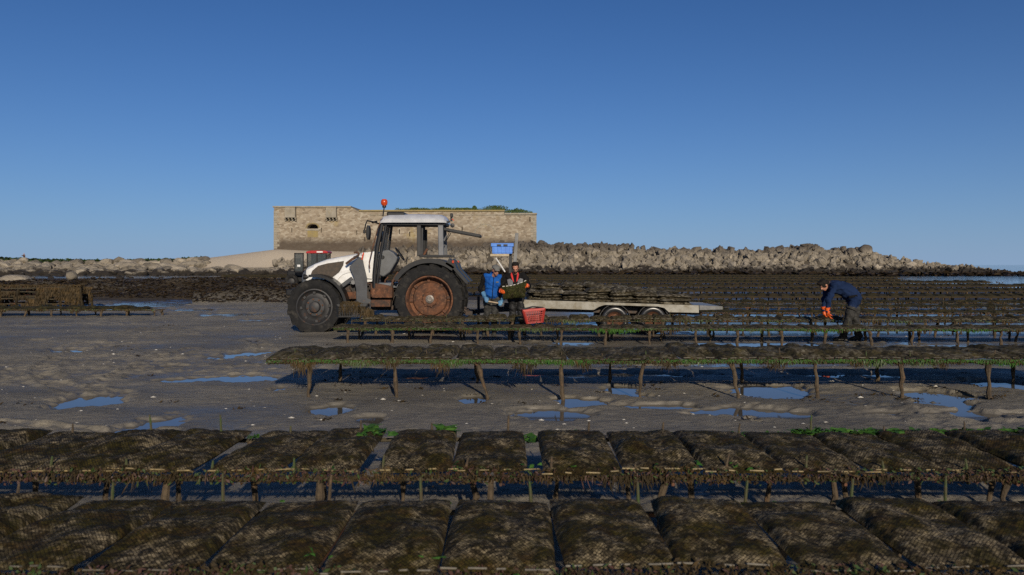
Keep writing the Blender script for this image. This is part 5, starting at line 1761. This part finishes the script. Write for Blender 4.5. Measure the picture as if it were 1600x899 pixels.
    for ci, (xa, xb, nl) in enumerate(cols):
        for row in (0, 1):
            n_l = nl if row == 0 else nl + r.choice((1, 1, 2))
            yb = 19.60 if row == 0 else 20.5
            for l in range(n_l):
                xc = P((xa + xb) / 2, 0, 19.3).x + r.gauss(0, .035) + (.02 if row else 0)
                zt = top_z((xa + xb) / 2) - .006 + .079 * l
                sx = (xb - xa) / F * 19.3 / .54 * 1.16
                place_bag(BAGS_TRL, (xc, yb + r.gauss(0, .03), zt + .005), .96, r.gauss(0, .05), '%s net bag from the bottom in the %s %s stack on the trailer' % (ORD[l], ORD[ci], side[row]), 'oyster bags stacked on the trailer',
                          RODS_G if row == 0 else None, sx=sx, sz=r.uniform(.9, 1.2), tilt=(r.gauss(.0, .015), r.gauss(.02, .035)))


trailer()


# ------------------------------------------------------------------ crates and baskets
def blue_crate():
    D = 20.0
    a, b = W(767.5, 397, D), W(802.5, 380.5, D)
    root = empty('blue_crate', ((a.x + b.x) / 2, D + .02, a.z))
    tag(root, 'bright blue plastic crate on the wooden shelf above the two men', 'crate')
    z0, z1 = a.z + .002, b.z
    y0, y1 = D - .20, D + .26
    t = .03
    def wall(xa, xb, ya, yb, nm): mb = MB(); mb.box(xa, xb, ya, yb, z0 + .02, z1 - .05); return mb.build(nm, M['bluecrate'], root, bevel=.006)
    wall(a.x + .03, b.x - .03, y0 + .01, y0 + t, 'side_wall'); wall(a.x + .03, b.x - .03, y1 - t, y1 - .01, 'side_wall')
    wall(a.x + .03, a.x + .03 + t, y0 + t, y1 - t, 'end_wall'); wall(b.x - .03 - t, b.x - .03, y0 + t, y1 - t, 'end_wall')
    mb = MB(); mb.box(a.x + .04, b.x - .04, y0 + .02, y1 - .02, z0, z0 + .02); mb.build('base', M['bluecrate'], root)
    mb = MB(); mb.box(a.x, b.x, y0 - .012, y0 + .02, z1 - .085, z1); mb.box(a.x, b.x, y1 - .02, y1 + .012, z1 - .085, z1); mb.box(a.x, a.x + .035, y0 + .02, y1 - .02, z1 - .085, z1); mb.box(b.x - .035, b.x, y0 + .02, y1 - .02, z1 - .085, z1)
    mb.build('rim', M['bluecrate'], root, bevel=.006)
    for k in range(5):
        x = a.x + .08 + (b.x - a.x - .16) * k / 4
        mb = MB(); mb.box(x - .012, x + .012, y0 - .006, y0 + .012, z0 + .02, z1 - .09); mb.build('rib', M['bluecrate'], root)
    for x in (a.x + .2, b.x - .2):
        mb = MB(); mb.box(x - .05, x + .05, y0 - .03, y0 - .013, z1 - .075, z1 - .03); mb.build('hand_grip', M['black'], root)


blue_crate()


def basket(name, label, c, w, d, h, taper, mat, tilt, nbar, cat):
    """open lattice basket with a solid rim, ribs and hoops"""
    root = empty(name, c)
    tag(root, label, cat)
    c = Vector(c)
    def pt(u, v, t):      # u,v in -1..1 round the rim, t height
        s = taper + (1 - taper) * t
        return c + Vector((u * w / 2 * s, v * d / 2 * s, h * t))
    corner = [(-1, -1), (1, -1), (1, 1), (-1, 1)]
    for k in range(4):
        (u0, v0), (u1, v1) = corner[k], corner[(k + 1) % 4]
        L = lambda s, t: pt(u0 + (u1 - u0) * s, v0 + (v1 - v0) * s, t)
        mb = MB()
        for i in range(nbar + 1): mb.beam(L(i / nbar, .03), L(i / nbar, .90), .008, .008, up=(v1 - v0, u0 - u1, .01))
        for t in np.linspace(.1, .85, 6): mb.beam(L(0, t), L(1, t), .008, .008)
        mb.build('lattice_side', M[mat], root)
        mb = MB(); mb.beam(L(-.01, .95), L(1.01, .95), .03, .045); mb.build('rim_bar', M[mat], root, bevel=.004)
        mb = MB(); mb.beam(pt(*corner[k], .0), pt(*corner[k], .94), .035, .035, up=(1, 1, 0)); mb.build('corner_post', M[mat], root)
    mb = MB()
    for i in range(nbar + 1):
        s = -1 + 2 * i / nbar
        mb.beam(pt(s, -1, .015), pt(s, 1, .015), .012, .012); mb.beam(pt(-1, s, .012), pt(1, s, .012), .012, .012)
    mb.build('base_grid', M[mat], root)
    root.rotation_euler = tilt
    return root


p = W(833, 503.5, 17.15)
bk = basket('red_basket', 'red plastic lattice basket standing on the bags beside the men', (p.x + .02, 17.15, p.z - .01), .46, .36, .30, .70, 'red', (0, math.radians(-5), math.radians(6)), 11, 'basket')
for s in (-1, 1):
    mb = MB(); c = bk.location
    mb.tube([Vector(c) + Vector((-.23, s * .10, .305)), Vector(c) + Vector((0, s * .05, .345)), Vector(c) + Vector((.23, s * .10, .305))], .010, 6)
    hnd = mb.build('handle', M['crate_black'], bk)
p = W(552, 501, 18.2)
basket('black_crate', 'black lattice crate half covered with seaweed below the tractor cab', (p.x, 18.2, .47), .66, .42, .28, .96, 'crate_black', (0, 0, .06), 12, 'crate')
r_ = random.Random(21)
mb = MB()
for k in range(420):
    x = p.x + r_.uniform(-.22, .45); y = 17.95 + r_.uniform(-.03, .3)
    strands(mb, (x, y, .80 + .10 * mnoise.noise(Vector((x * 5, 1, 1))) - max(0, x - p.x - .05) * .5), 1, .24, .014, r_, .03)
tag(mb.build('seaweed_clump', M['w_brown'], fix=False), 'brown seaweed heaped over the black crate by the tractor', 'seaweed', kind='stuff')


# ------------------------------------------------------------------ people
def _ico():
    bm = bmesh.new(); bmesh.ops.create_icosphere(bm, subdivisions=3, radius=1)
    v = np.array([q.co[:] for q in bm.verts]); f = np.array([[x.index for x in p.verts] for p in bm.faces])
    bm.free()
    return v, f


ICO = _ico()


def fuse(prims, name, mats, parent, voxel=.014, smooth=3, inflate=0.0, wrinkle=.05):
    """limbs and trunk grown together into one continuous skin. prims: (kind, material index, ...)"""
    info, VV, FF, nb = [], [], [], 0
    for pr in prims:
        if pr[0] == 'c':
            _, mi, a, ra, b, rb = pr
            a, b = Vector(a), Vector(b)
            steps = min(max(2, int((b - a).length / (.4 * min(ra, rb) + 1e-6)) + 1), 22)
            for i in range(steps + 1):
                t = i / steps
                VV.append(ICO[0] * (ra + (rb - ra) * t + inflate) + np.array(a.lerp(b, t))); FF.append(ICO[1] + nb); nb += len(ICO[0])
            info.append((mi, a, b, ra, rb))
        else:
            _, mi, c, rad, rot = pr
            Mx = Matrix.Translation(Vector(c)) @ Euler(rot).to_matrix().to_4x4() @ Matrix.Diagonal((*[q + inflate for q in rad], 1))
            Mn = np.array(Mx)
            VV.append(ICO[0] @ Mn[:3, :3].T + Mn[:3, 3]); FF.append(ICO[1] + nb); nb += len(ICO[0])
            info.append((mi, Mx.inverted(), None, None, None))
    me = bpy.data.meshes.new(name); me.from_pydata(np.concatenate(VV).tolist(), [], np.concatenate(FF).tolist())
    o = bpy.data.objects.new(name, me); COL.objects.link(o)
    md = o.modifiers.new('r', 'REMESH'); md.mode = 'VOXEL'; md.voxel_size = voxel
    ms = o.modifiers.new('s', 'SMOOTH'); ms.factor = .5; ms.iterations = smooth
    me2 = evaluated(o)
    o.modifiers.clear(); o.data = me2; me2.name = name
    me2.materials.clear()
    for m_ in mats: me2.materials.append(m_)
    # paint each face with the cloth or skin of the limb it belongs to
    if len(mats) > 1:
        nF = len(me2.polygons)
        C = np.empty(nF * 3); me2.polygons.foreach_get('center', C); C = C.reshape(-1, 3)
        best = np.full(nF, 1e9); mi_ = np.zeros(nF, int)
        for (mi, a, b, ra, rb) in info:
            if b is not None:
                A, B = np.array(a), np.array(b); AB = B - A
                t = np.clip(((C - A) @ AB) / max(AB @ AB, 1e-9), 0, 1)
                d = np.linalg.norm(C - A - t[:, None] * AB, axis=1) - (ra + (rb - ra) * t)
            else:
                Mi = np.array(a)
                L = C @ Mi[:3, :3].T + Mi[:3, 3]
                k = np.linalg.norm(L, axis=1)
                sc = 1 / np.cbrt(abs(np.linalg.det(Mi[:3, :3])))
                d = (k - 1) * sc
            s = d < best
            best[s] = d[s]; mi_[s] = mi
        me2.polygons.foreach_set('material_index', mi_.astype(np.int32))
    me2.polygons.foreach_set('use_smooth', [True] * len(me2.polygons))
    if wrinkle:
        nV = len(me2.vertices)
        co = np.empty(nV * 3); me2.vertices.foreach_get('co', co); co = co.reshape(-1, 3)
        no = np.empty(nV * 3); me2.vertex_normals.foreach_get('vector', no); no = no.reshape(-1, 3)
        msk = np.ones(nV)
        if len(mats) > 1:
            for p_ in me2.polygons:
                if p_.material_index in (0, 3):
                    for v_ in p_.vertices: msk[v_] = 0
        k_ = fbm(co[:, 0] * 9 + co[:, 1] * 6 + 3, co[:, 2] * 17 + co[:, 0] * 7, 3) + .6 * fbm(co[:, 0] * 22, co[:, 2] * 30 + co[:, 1] * 12, 2)
        co += no * (k_ * wrinkle * msk)[:, None]
        me2.vertices.foreach_set('co', co.ravel())
    off = chain_offset(parent)
    me2.transform(Matrix.Translation(-off))
    me2.update()
    o.parent = parent
    return o


def hand(mi, wrist, direc, palm_n, thumb_side, size=1.0, curl=.7):
    """palm, four bent fingers and a thumb as capsules"""
    w, d, n, s = Vector(wrist), Vector(direc).normalized(), Vector(palm_n).normalized(), None
    s = d.cross(n).normalized() * thumb_side
    k = size
    out = [('c', mi, w, .030 * k, w + d * .05 * k, .036 * k)]
    for i, (o_, L) in enumerate(((.036, .072), (.013, .08), (-.011, .075), (-.033, .058))):
        b = w + d * .075 * k + s * o_ * k
        out.append(('c', mi, w + d * .02 * k + s * o_ * .6 * k, .018 * k, b, .0135 * k))
        m = b + (d * math.cos(curl * .6) + n * math.sin(curl * .6)) * L * .55 * k
        e = m + (d * math.cos(curl * 1.7) + n * math.sin(curl * 1.7)) * L * .5 * k
        out.append(('c', mi, b, .0125 * k, m, .0115 * k)); out.append(('c', mi, m, .0115 * k, e, .010 * k))
    t0 = w + d * .02 * k + s * .035 * k
    t1 = t0 + (d * .6 + s * .7 + n * .3).normalized() * .045 * k
    t2 = t1 + (d * .8 + s * .1 + n * .6).normalized() * .035 * k
    out += [('c', mi, t0, .016 * k, t1, .014 * k), ('c', mi, t1, .013 * k, t2, .011 * k)]
    return out


def head(mi, c, fwd, up, neck):
    """skull, jaw, nose, brow, ears and neck; c is the middle of the head"""
    c, f, u = Vector(c), Vector(fwd).normalized(), Vector(up).normalized()
    s = f.cross(u).normalized()
    u = s.cross(f).normalized()
    Rm = Matrix((s, f, u)).transposed().to_euler()
    g = lambda a, b, e: c + s * a + f * b + u * e
    return [('e', mi, g(0, -.012, .03), (.074, .092, .088), Rm), ('e', mi, g(0, .022, -.045), (.056, .062, .068), Rm), ('e', mi, g(0, .055, -.092), (.03, .026, .022), Rm),
            ('c', mi, g(0, .088, .01), .011, g(0, .108, -.028), .016), ('c', mi, g(-.038, .078, .022), .014, g(.038, .078, .022), .014), ('c', mi, g(-.020, .082, -.062), .010, g(.020, .082, -.062), .010),
            ('e', mi, g(-.078, -.01, -.01), (.012, .022, .034), Rm), ('e', mi, g(.078, -.01, -.01), (.012, .022, .034), Rm), ('c', mi, g(0, -.02, -.05), .055, neck, .058)], g


def eyes(g, root, dark):
    for a in (-.03, .03):
        mb = MB(); p = g(a, .083, .003); mb.lathe([(0, -.008), (.009, -.004), (.011, 0), (.009, .004), (0, .008)], p, 8, 'z'); mb.build('eye', dark, root)


def lean_b(o, fwd, side, about=None):
    """tip a figure, or what it holds, about the point between its feet"""
    R = Euler((math.radians(fwd), math.radians(side), 0)).to_matrix()
    if about is not None:
        o.location = Vector(about) + R @ (o.location - Vector(about))
    o.rotation_euler = R.to_euler()


def man_blue():
    D = 18.80
    g = lambda x, y, z: Vector((x, D + y, z))
    root = empty('person', (-.53, D, 0))
    tag(root, 'person in a bright blue padded vest and grey flat cap holding a wooden handle', 'person')
    hc, fw = g(-.475, -.13, 1.545), Vector((.30, -1, -.35))
    hp, hg = head(0, hc, fw, (0, -.25, 1), g(-.52, -.02, 1.40))
    hl, hr = g(-.69, -.27, .90), g(-.29, -.26, .85)
    tors = [('e', 1, g(-.54, .0, 1.22), (.185, .125, .20), (0, 0, 0)), ('e', 1, g(-.54, .02, .98), (.165, .125, .19), (0, 0, 0)), ('c', 1, g(-.70, .0, 1.355), .082, g(-.38, .0, 1.355), .082)]
    armL = [('c', 1, g(-.735, .0, 1.345), .070, g(-.825, .02, 1.07), .055), ('c', 1, g(-.825, .02, 1.07), .055, g(-.71, -.22, .93), .042)]
    armR = [('c', 1, g(-.345, .0, 1.345), .070, g(-.25, .02, 1.07), .055), ('c', 1, g(-.25, .02, 1.07), .055, g(-.285, -.20, .90), .042)]
    legs = []
    for x, fx in ((-.635, -.66), (-.445, -.42)):
        legs += [('c', 2, g(x + .01, .02, .88), .105, g(x - .0, -.05, .50), .078), ('c', 2, g(x, -.05, .50), .078, g(fx, .02, .09), .062), ('c', 2, g(fx, .03, .05), .055, g(fx - .0, -.16, .03), .045)]
    legs.append(('e', 2, g(-.54, .03, .90), (.175, .13, .13), (0, 0, 0)))
    body = fuse(hp + tors + armL + armR + legs + hand(3, hl - Vector((0, .02, -.02)), (.35, -.5, -.5), (.3, .3, -.9), 1, 1.0, 1.2) + hand(3, hr - Vector((0, .02, -.02)), (-.25, -.5, -.55), (-.3, .3, -.9), -1, 1.0, 1.2),
                'body', [M['skin'], M['blackcloth'], M['wader'], M['gloveblue']], root)
    eyes(hg, root, M['hair'])
    fuse([('e', 0, g(-.54, -.005, 1.22), (.205, .148, .205), (0, 0, 0)), ('e', 0, g(-.54, .0, 1.0), (.192, .152, .17), (0, 0, 0)), ('c', 0, g(-.685, .0, 1.365), .088, g(-.395, .0, 1.365), .088), ('c', 0, g(-.54, .02, 1.43), .078, g(-.54, .03, 1.36), .10)], 'vest', [M['vest']], root)
    mb = MB(); mb.tube([g(-.515, -.118, 1.41), g(-.52, -.162, 1.25), g(-.52, -.168, 1.05), g(-.52, -.158, .88)], .007, 6); mb.build('zip', M['blackcloth'], root)
    mb = MB(); mb.beam(g(-.46, -.155, 1.275), g(-.40, -.140, 1.28), .008, .028); mb.build('chest_badge', M['cap'], root)
    # flat cap with its peak
    s = fw.normalized()
    c0 = hg(0, -.01, .085)
    cap = fuse([('e', 0, hg(0, -.015, .075), (.094, .115, .050), Matrix((s.cross(Vector((0, 0, 1))).normalized(), s, Vector((0, 0, 1)))).transposed().to_euler()), ('e', 0, hg(0, -.07, .055), (.088, .06, .06), (0, 0, 0)),
                ('e', 0, hg(0, .095, .055), (.066, .052, .014), Matrix((s.cross(Vector((0, 0, 1))).normalized(), s, Vector((0, 0, 1)))).transposed().to_euler())], 'flat_cap', [M['cap']], root, .009, 2, wrinkle=0)
    for nm, (c, dd) in (('cuff', (hl, Vector((-.12, .3, .25)))), ('cuff', (hr, Vector((.1, .3, .3))))):
        dd = dd.normalized()
        mb = MB(); mb.tube([c + dd * .03, c + dd * .10, c + dd * .16], [.044, .05, .058], 14); mb.build('glove_cuff', M['gloveblue'], root, smooth=True)
    lean_b(root, 5.5, 4.0)
    # the tool is a thing of its own, held in both hands
    a, b = W(757, 468.6, D - .31), W(781.5, 471.2, D - .30)
    mb = MB(); mb.tube([a, a.lerp(b, .5), b], [.017, .016, .019], 10)
    t = empty('wooden_tool', ((a.x + b.x) / 2, D - .3, min(a.z, b.z)))
    tag(t, 'short pale wooden tool handle held level by the person in the blue vest', 'tool')
    mb.build('handle', M['sticks'], t, smooth=True)
    mb = MB(); mb.tube([b, b + Vector((.02, 0, 0))], .024, 10); mb.build('ferrule', M['galv'], t)
    lean_b(t, 5.5, 4.0, root.location)


def man_red():
    D = 18.80
    g = lambda x, y, z: Vector((x, D + y, z))
    root = empty('person', (.13, D, 0))
    tag(root, 'person in a black jacket with red collar and orange gloves lifting a net bag', 'person')
    fw = Vector((-.05, -1, -.62))
    hc = g(.16, -.15, 1.60)
    hp, hg = head(0, hc, fw, (0, -.5, 1), g(.145, -.01, 1.45))
    hl, hr = g(-.20, -.36, 1.09), g(.395, -.36, 1.19)
    tors = [('e', 1, g(.14, .0, 1.25), (.20, .13, .21), (0, 0, 0)), ('e', 1, g(.14, .02, 1.0), (.175, .13, .2), (0, 0, 0)), ('c', 1, g(-.04, .0, 1.385), .085, g(.31, .0, 1.385), .085)]
    armL = [('c', 1, g(-.075, .0, 1.375), .078, g(-.21, -.04, 1.14), .064), ('c', 1, g(-.21, -.04, 1.14), .062, g(-.205, -.29, 1.09), .046)]
    armR = [('c', 1, g(.345, .0, 1.375), .078, g(.455, -.04, 1.16), .064), ('c', 1, g(.455, -.04, 1.16), .062, g(.405, -.28, 1.17), .046)]
    legs = [('e', 2, g(.14, .03, .90), (.18, .135, .13), (0, 0, 0))]
    for x, fx in ((.045, .0), (.235, .29)):
        legs += [('c', 2, g(x, .02, .88), .105, g(x, -.04, .50), .082), ('c', 2, g(x, -.04, .50), .082, g(fx, .03, .09), .066), ('c', 2, g(fx, .03, .05), .056, g(fx, -.16, .03), .046)]
    fuse(hp + tors + armL + armR + legs + hand(3, hl + Vector((0, .03, 0)), (.35, -.9, -.1), (.9, .3, 0), 1, 1.12, 1.0) + hand(3, hr + Vector((0, .03, 0)), (-.35, -.9, -.1), (-.9, .3, 0), -1, 1.12, 1.0),
         'body', [M['skin'], M['blackcloth'], M['wader_black'], M['gloveorange']], root)
    eyes(hg, root, M['hair'])
    Rm = Matrix((fw.normalized().cross(Vector((0, 0, 1))).normalized(), fw.normalized(), Vector((0, 0, 1)))).transposed().to_euler()
    fuse([('e', 0, hg(0, -.035, .062), (.084, .088, .072), (0, 0, 0)), ('e', 0, hg(-.062, -.012, .028), (.024, .05, .05), (0, 0, 0)), ('e', 0, hg(.062, -.012, .028), (.024, .05, .05), (0, 0, 0)), ('e', 0, hg(0, .03, .098), (.035, .03, .022), (0, 0, 0))], 'hair', [M['hair']], root, .009, 2, wrinkle=.03)
    # beard shadow along the jaw
    fuse([('e', 0, hg(0, .045, -.085), (.046, .040, .032), (0, 0, 0))], 'beard', [M['hair']], root, .009, 2, wrinkle=.03)
    # open collar: two red wings and grey chest panels
    for s in (-1, 1):
        q = [g(.14 + s * .022, -.158, 1.25), g(.14 + s * .062, -.148, 1.30), g(.14 + s * .098, -.085, 1.43), g(.14 + s * .078, -.045, 1.49), g(.14 + s * .05, -.10, 1.43)]
        mb = MB(); mb.prism(q, [p + Vector((0, .035, 0)) for p in q]); mb.build('red_collar', M['redcloth'], root, bevel=.008)
        q = [g(.14 + s * .055, -.158, 1.29), g(.14 + s * .055, -.168, 1.10), g(.14 + s * .16, -.130, 1.10), g(.14 + s * .19, -.108, 1.32), g(.14 + s * .115, -.128, 1.345)]
        mb = MB(); mb.prism(q, [p + Vector((0, .05, 0)) for p in q]); mb.build('grey_panel', M['greycloth'], root, bevel=.012)
        c = hl if s < 0 else hr
        mb = MB(); dd = (g(-.205, -.27, 1.09) - hl).normalized() if s < 0 else (g(.41, -.26, 1.17) - hr).normalized()
        mb.tube([c + dd * .0, c + dd * .05, c + dd * .11], [.044, .05, .056], 14); mb.build('glove_cuff', M['gloveorange'], root, smooth=True)
    # the bag he holds up, tipped towards him
    pts_ = [W(788.5, 444.5, 18.36), W(828, 436.5, 18.36), W(823, 464, 18.46), W(789, 465, 18.46)]
    nx, ny = 16, 12
    V = []
    for sgn in (-1, 1):
        for i in range(nx + 1):
            for j in range(ny + 1):
                u, v = i / nx, j / ny
                p = pts_[0].lerp(pts_[1], u).lerp(pts_[3].lerp(pts_[2], u), v)
                e = (1 - abs(2 * u - 1) ** 3) ** .6 * (1 - abs(2 * v - 1) ** 3) ** .6
                V.append(p + Vector((0, sgn * (.004 + .05 * e * (1 + .4 * mnoise.noise(Vector((u * 4, v * 4, sgn))))), -.05 * math.sin(math.pi * u) * (1 - v) * .7)))
    nn = (nx + 1) * (ny + 1)
    fs = []
    for i in range(nx):
        for j in range(ny):
            a = i * (ny + 1) + j; q = (a, a + ny + 1, a + ny + 2, a + 1)
            fs.append(q); fs.append(tuple(k + nn for k in reversed(q)))
    rim = [i * (ny + 1) for i in range(nx)] + [nx * (ny + 1) + j for j in range(ny)] + [(nx - i) * (ny + 1) + ny for i in range(nx)] + [ny - j for j in range(ny)]
    for k in range(len(rim)): fs.append((rim[k], rim[(k + 1) % len(rim)], rim[(k + 1) % len(rim)] + nn, rim[k] + nn))
    mb = MB(); mb.add(V, fs)
    o = mb.build('oyster_bag', M['bag_held'], None, smooth=True)
    tag(o, 'dark dripping net bag held up between two orange gloves', 'oyster bag')
    uv = o.data.uv_layers.new(name='UVMap')
    for l in o.data.loops:
        c = o.data.vertices[l.vertex_index].co; uv.data[l.index].uv = (c.x, c.z)
    mb = MB()
    for k in range(7):
        a, b = pts_[0].lerp(pts_[1], (k + .15) / 7), pts_[0].lerp(pts_[1], (k + .75) / 7)
        dz = lambda t: Vector((0, -.012, -.035 * math.sin(math.pi * t) + .004))
        mb.tube([a + dz((k + .15) / 7), b + dz((k + .75) / 7)], .009, 6)
    mb.build('closing_rod', M['shell'], o)
    lean_b(root, 4.0, -3.0); lean_b(o, 4.0, -3.0, root.location)


M['bag_held'] = bag_mat('wet_bag_net', mud=(.028, .024, .010), shell=(.10, .09, .055), green=(.026, .030, .008), net=False, amount=.62)


def man_navy():
    D = 17.32
    g = lambda x, y, z: Vector((x, D + y, z))
    root = empty('person', (7.4, D, 0))
    tag(root, 'person in navy overalls and grey thigh waders bent over the bags', 'person')
    fw = Vector((-.75, -.25, -.65))
    hc = g(6.775, -.02, 1.205)
    hp, hg = head(0, hc, fw, (-.6, 0, .75), g(6.92, .0, 1.235))
    tors = [('c', 1, g(7.42, .02, .96), .175, g(7.26, .01, 1.10), .165), ('c', 1, g(7.26, .01, 1.10), .165, g(7.08, .0, 1.165), .155), ('c', 1, g(7.08, .0, 1.165), .155, g(6.98, .0, 1.18), .13),
            ('e', 1, g(7.44, .02, .90), (.165, .18, .16), (0, 0, 0)), ('c', 1, g(6.96, -.13, 1.19), .085, g(6.97, .16, 1.19), .085)]
    wr, wl = g(6.745, -.30, .66), g(6.82, .10, .66)
    armN = [('c', 1, g(6.94, -.16, 1.17), .080, g(6.79, -.26, .92), .062), ('c', 1, g(6.79, -.26, .92), .060, wr, .046)]
    armF = [('c', 1, g(6.97, .19, 1.17), .078, g(6.88, .22, .92), .060), ('c', 1, g(6.88, .22, .92), .058, wl, .046)]
    legs = [('c', 1, g(7.41, -.08, .90), .115, g(7.35, -.10, .70), .10), ('c', 1, g(7.46, .10, .90), .115, g(7.50, .12, .70), .10),
            ('c', 2, g(7.345, -.10, .69), .112, g(7.28, -.10, .50), .096), ('c', 2, g(7.28, -.10, .50), .090, g(7.20, -.02, .09), .074), ('c', 2, g(7.20, -.02, .05), .056, g(7.02, -.02, .03), .046),
            ('c', 2, g(7.50, .12, .69), .112, g(7.50, .12, .48), .094), ('c', 2, g(7.50, .12, .48), .090, g(7.60, .12, .09), .074), ('c', 2, g(7.60, .12, .05), .056, g(7.43, .10, .03), .046)]
    fuse(hp + tors + armN + armF + legs + hand(3, wr + Vector((0, 0, -.03)), (.25, -.05, -1), (.9, .1, .2), 1, 1.15, .7) + hand(3, wl + Vector((0, 0, -.03)), (.2, .0, -1), (.9, .1, .2), -1, 1.1, .7),
         'body', [M['skin'], M['navy'], M['wader'], M['gloveorange']], root)
    fuse([('e', 0, hg(0, -.02, .05), (.098, .098, .092), (0, 0, 0)), ('e', 0, hg(0, -.06, -.01), (.092, .07, .09), (0, 0, 0)), ('e', 0, hg(0, .04, .08), (.075, .06, .045), (0, 0, 0)), ('e', 0, hg(-.03, .03, .0), (.062, .05, .05), (0, 0, 0))], 'hair', [M['hair']], root, .009, 2, wrinkle=.03)
    for w_ in (wr, wl):
        mb = MB(); mb.tube([w_ + Vector((.01, 0, -.03)), w_ + Vector((0, 0, .03)), w_ + Vector((-.005, .0, .075))], [.046, .052, .060], 14); mb.build('glove_cuff', M['gloveorange'], root, smooth=True)
    mb = MB(); mb.beam(g(7.26, -.155, .955), g(7.44, -.175, .985), .02, .05); mb.build('belt_patch', M['blackcloth'], root, bevel=.008)
    for (x, y, z) in ((7.325, -.10, .60), (7.50, .12, .60)):
        mb = MB(); mb.tube([(x + .018, D + y, z + .115), (x + .004, D + y, z + .085)], [.128, .124], 20); mb.build('wader_cuff', M['wader'], root, smooth=True)


man_blue()
man_red()
man_navy()


def far_walker():
    p = W(37.5, 396, 168.0)
    g = lambda x, y, z: Vector((p.x + x, 168 + y, p.z - 1.72 + z))
    root = empty('person', (p.x, 168, p.z - 1.72))
    tag(root, 'tiny far person in dark clothes standing on the left skyline', 'person')
    hp, hg = head(0, g(0, 0, 1.60), (-1, -.2, 0), (0, 0, 1), g(0, 0, 1.42))
    fuse(hp + [('e', 1, g(0, 0, 1.2), (.2, .14, .28), (0, 0, 0)), ('c', 1, g(-.18, 0, 1.38), .07, g(-.32, -.1, 1.15), .055), ('c', 1, g(-.32, -.1, 1.15), .05, g(-.45, -.1, 1.3), .045), ('c', 1, g(.18, 0, 1.38), .07, g(.25, 0, .95), .05),
               ('e', 2, g(0, 0, .92), (.17, .13, .14), (0, 0, 0)), ('c', 2, g(-.09, 0, .88), .1, g(-.1, 0, .48), .075), ('c', 2, g(-.1, 0, .48), .075, g(-.1, 0, .06), .06), ('c', 2, g(.09, 0, .88), .1, g(.1, 0, .48), .075), ('c', 2, g(.1, 0, .48), .075, g(.12, 0, .06), .06)],
         'body', [M['skin'], M['w_red'], M['blackcloth']], root, .03, 2)


far_walker()

# ------------------------------------------------------------------ small things on the sand
r_ = random.Random(55)
mb = MB()
for k in range(430):
    D = 6.2 * (26 / 6.2) ** r_.random(); X = r_.uniform(-.68, .68) * D
    z = gz(X, D)
    if z < WZ + .004: continue
    s = r_.uniform(.006, .018) * (1.9 if r_.random() < .12 else 1)
    a = r_.uniform(0, 6.28)
    ring = [Vector((X + s * math.cos(a + t) * 1.5, D + s * math.sin(a + t), z + .002 + r_.uniform(0, .004))) for t in np.linspace(0, 2 * math.pi, 6, endpoint=False)]
    mb.add(ring + [Vector((X, D, z + s * .75))], [(i, (i + 1) % 6, 6) for i in range(6)])
tag(mb.build('shell_fragments', M['shell'], fix=False), 'white shell fragments scattered over the wet sand', 'shells', kind='stuff')
mb = MB()
for k in range(150):
    if k < 95: D = r_.uniform(9.2, 13.5); X = r_.uniform(-2.8, 7.0)
    else: D = 6.3 * (24 / 6.3) ** r_.random(); X = r_.uniform(-.66, .66) * D
    z = gz(X, D)
    if z < WZ: continue
    n = r_.randrange(6, 22); sp = r_.uniform(.02, .07)
    for q in range(n):
        x, y = X + r_.gauss(0, sp * 1.6), D + r_.gauss(0, sp)
        s = r_.uniform(.012, .04); a = r_.uniform(0, 6.28); u = Vector((math.cos(a), math.sin(a), r_.uniform(-.1, .6))) * s; w = Vector((-math.sin(a), math.cos(a), r_.uniform(0, .6))) * s * .4
        c = Vector((x, y, z + .012))
        mb.add([c - u, c + w, c + u, c - w], [(0, 1, 2, 3)])
tag(mb.build('seaweed_scraps', M['w_brown'], fix=False), 'brown seaweed scraps lying on the sand under the tables', 'seaweed', kind='stuff')
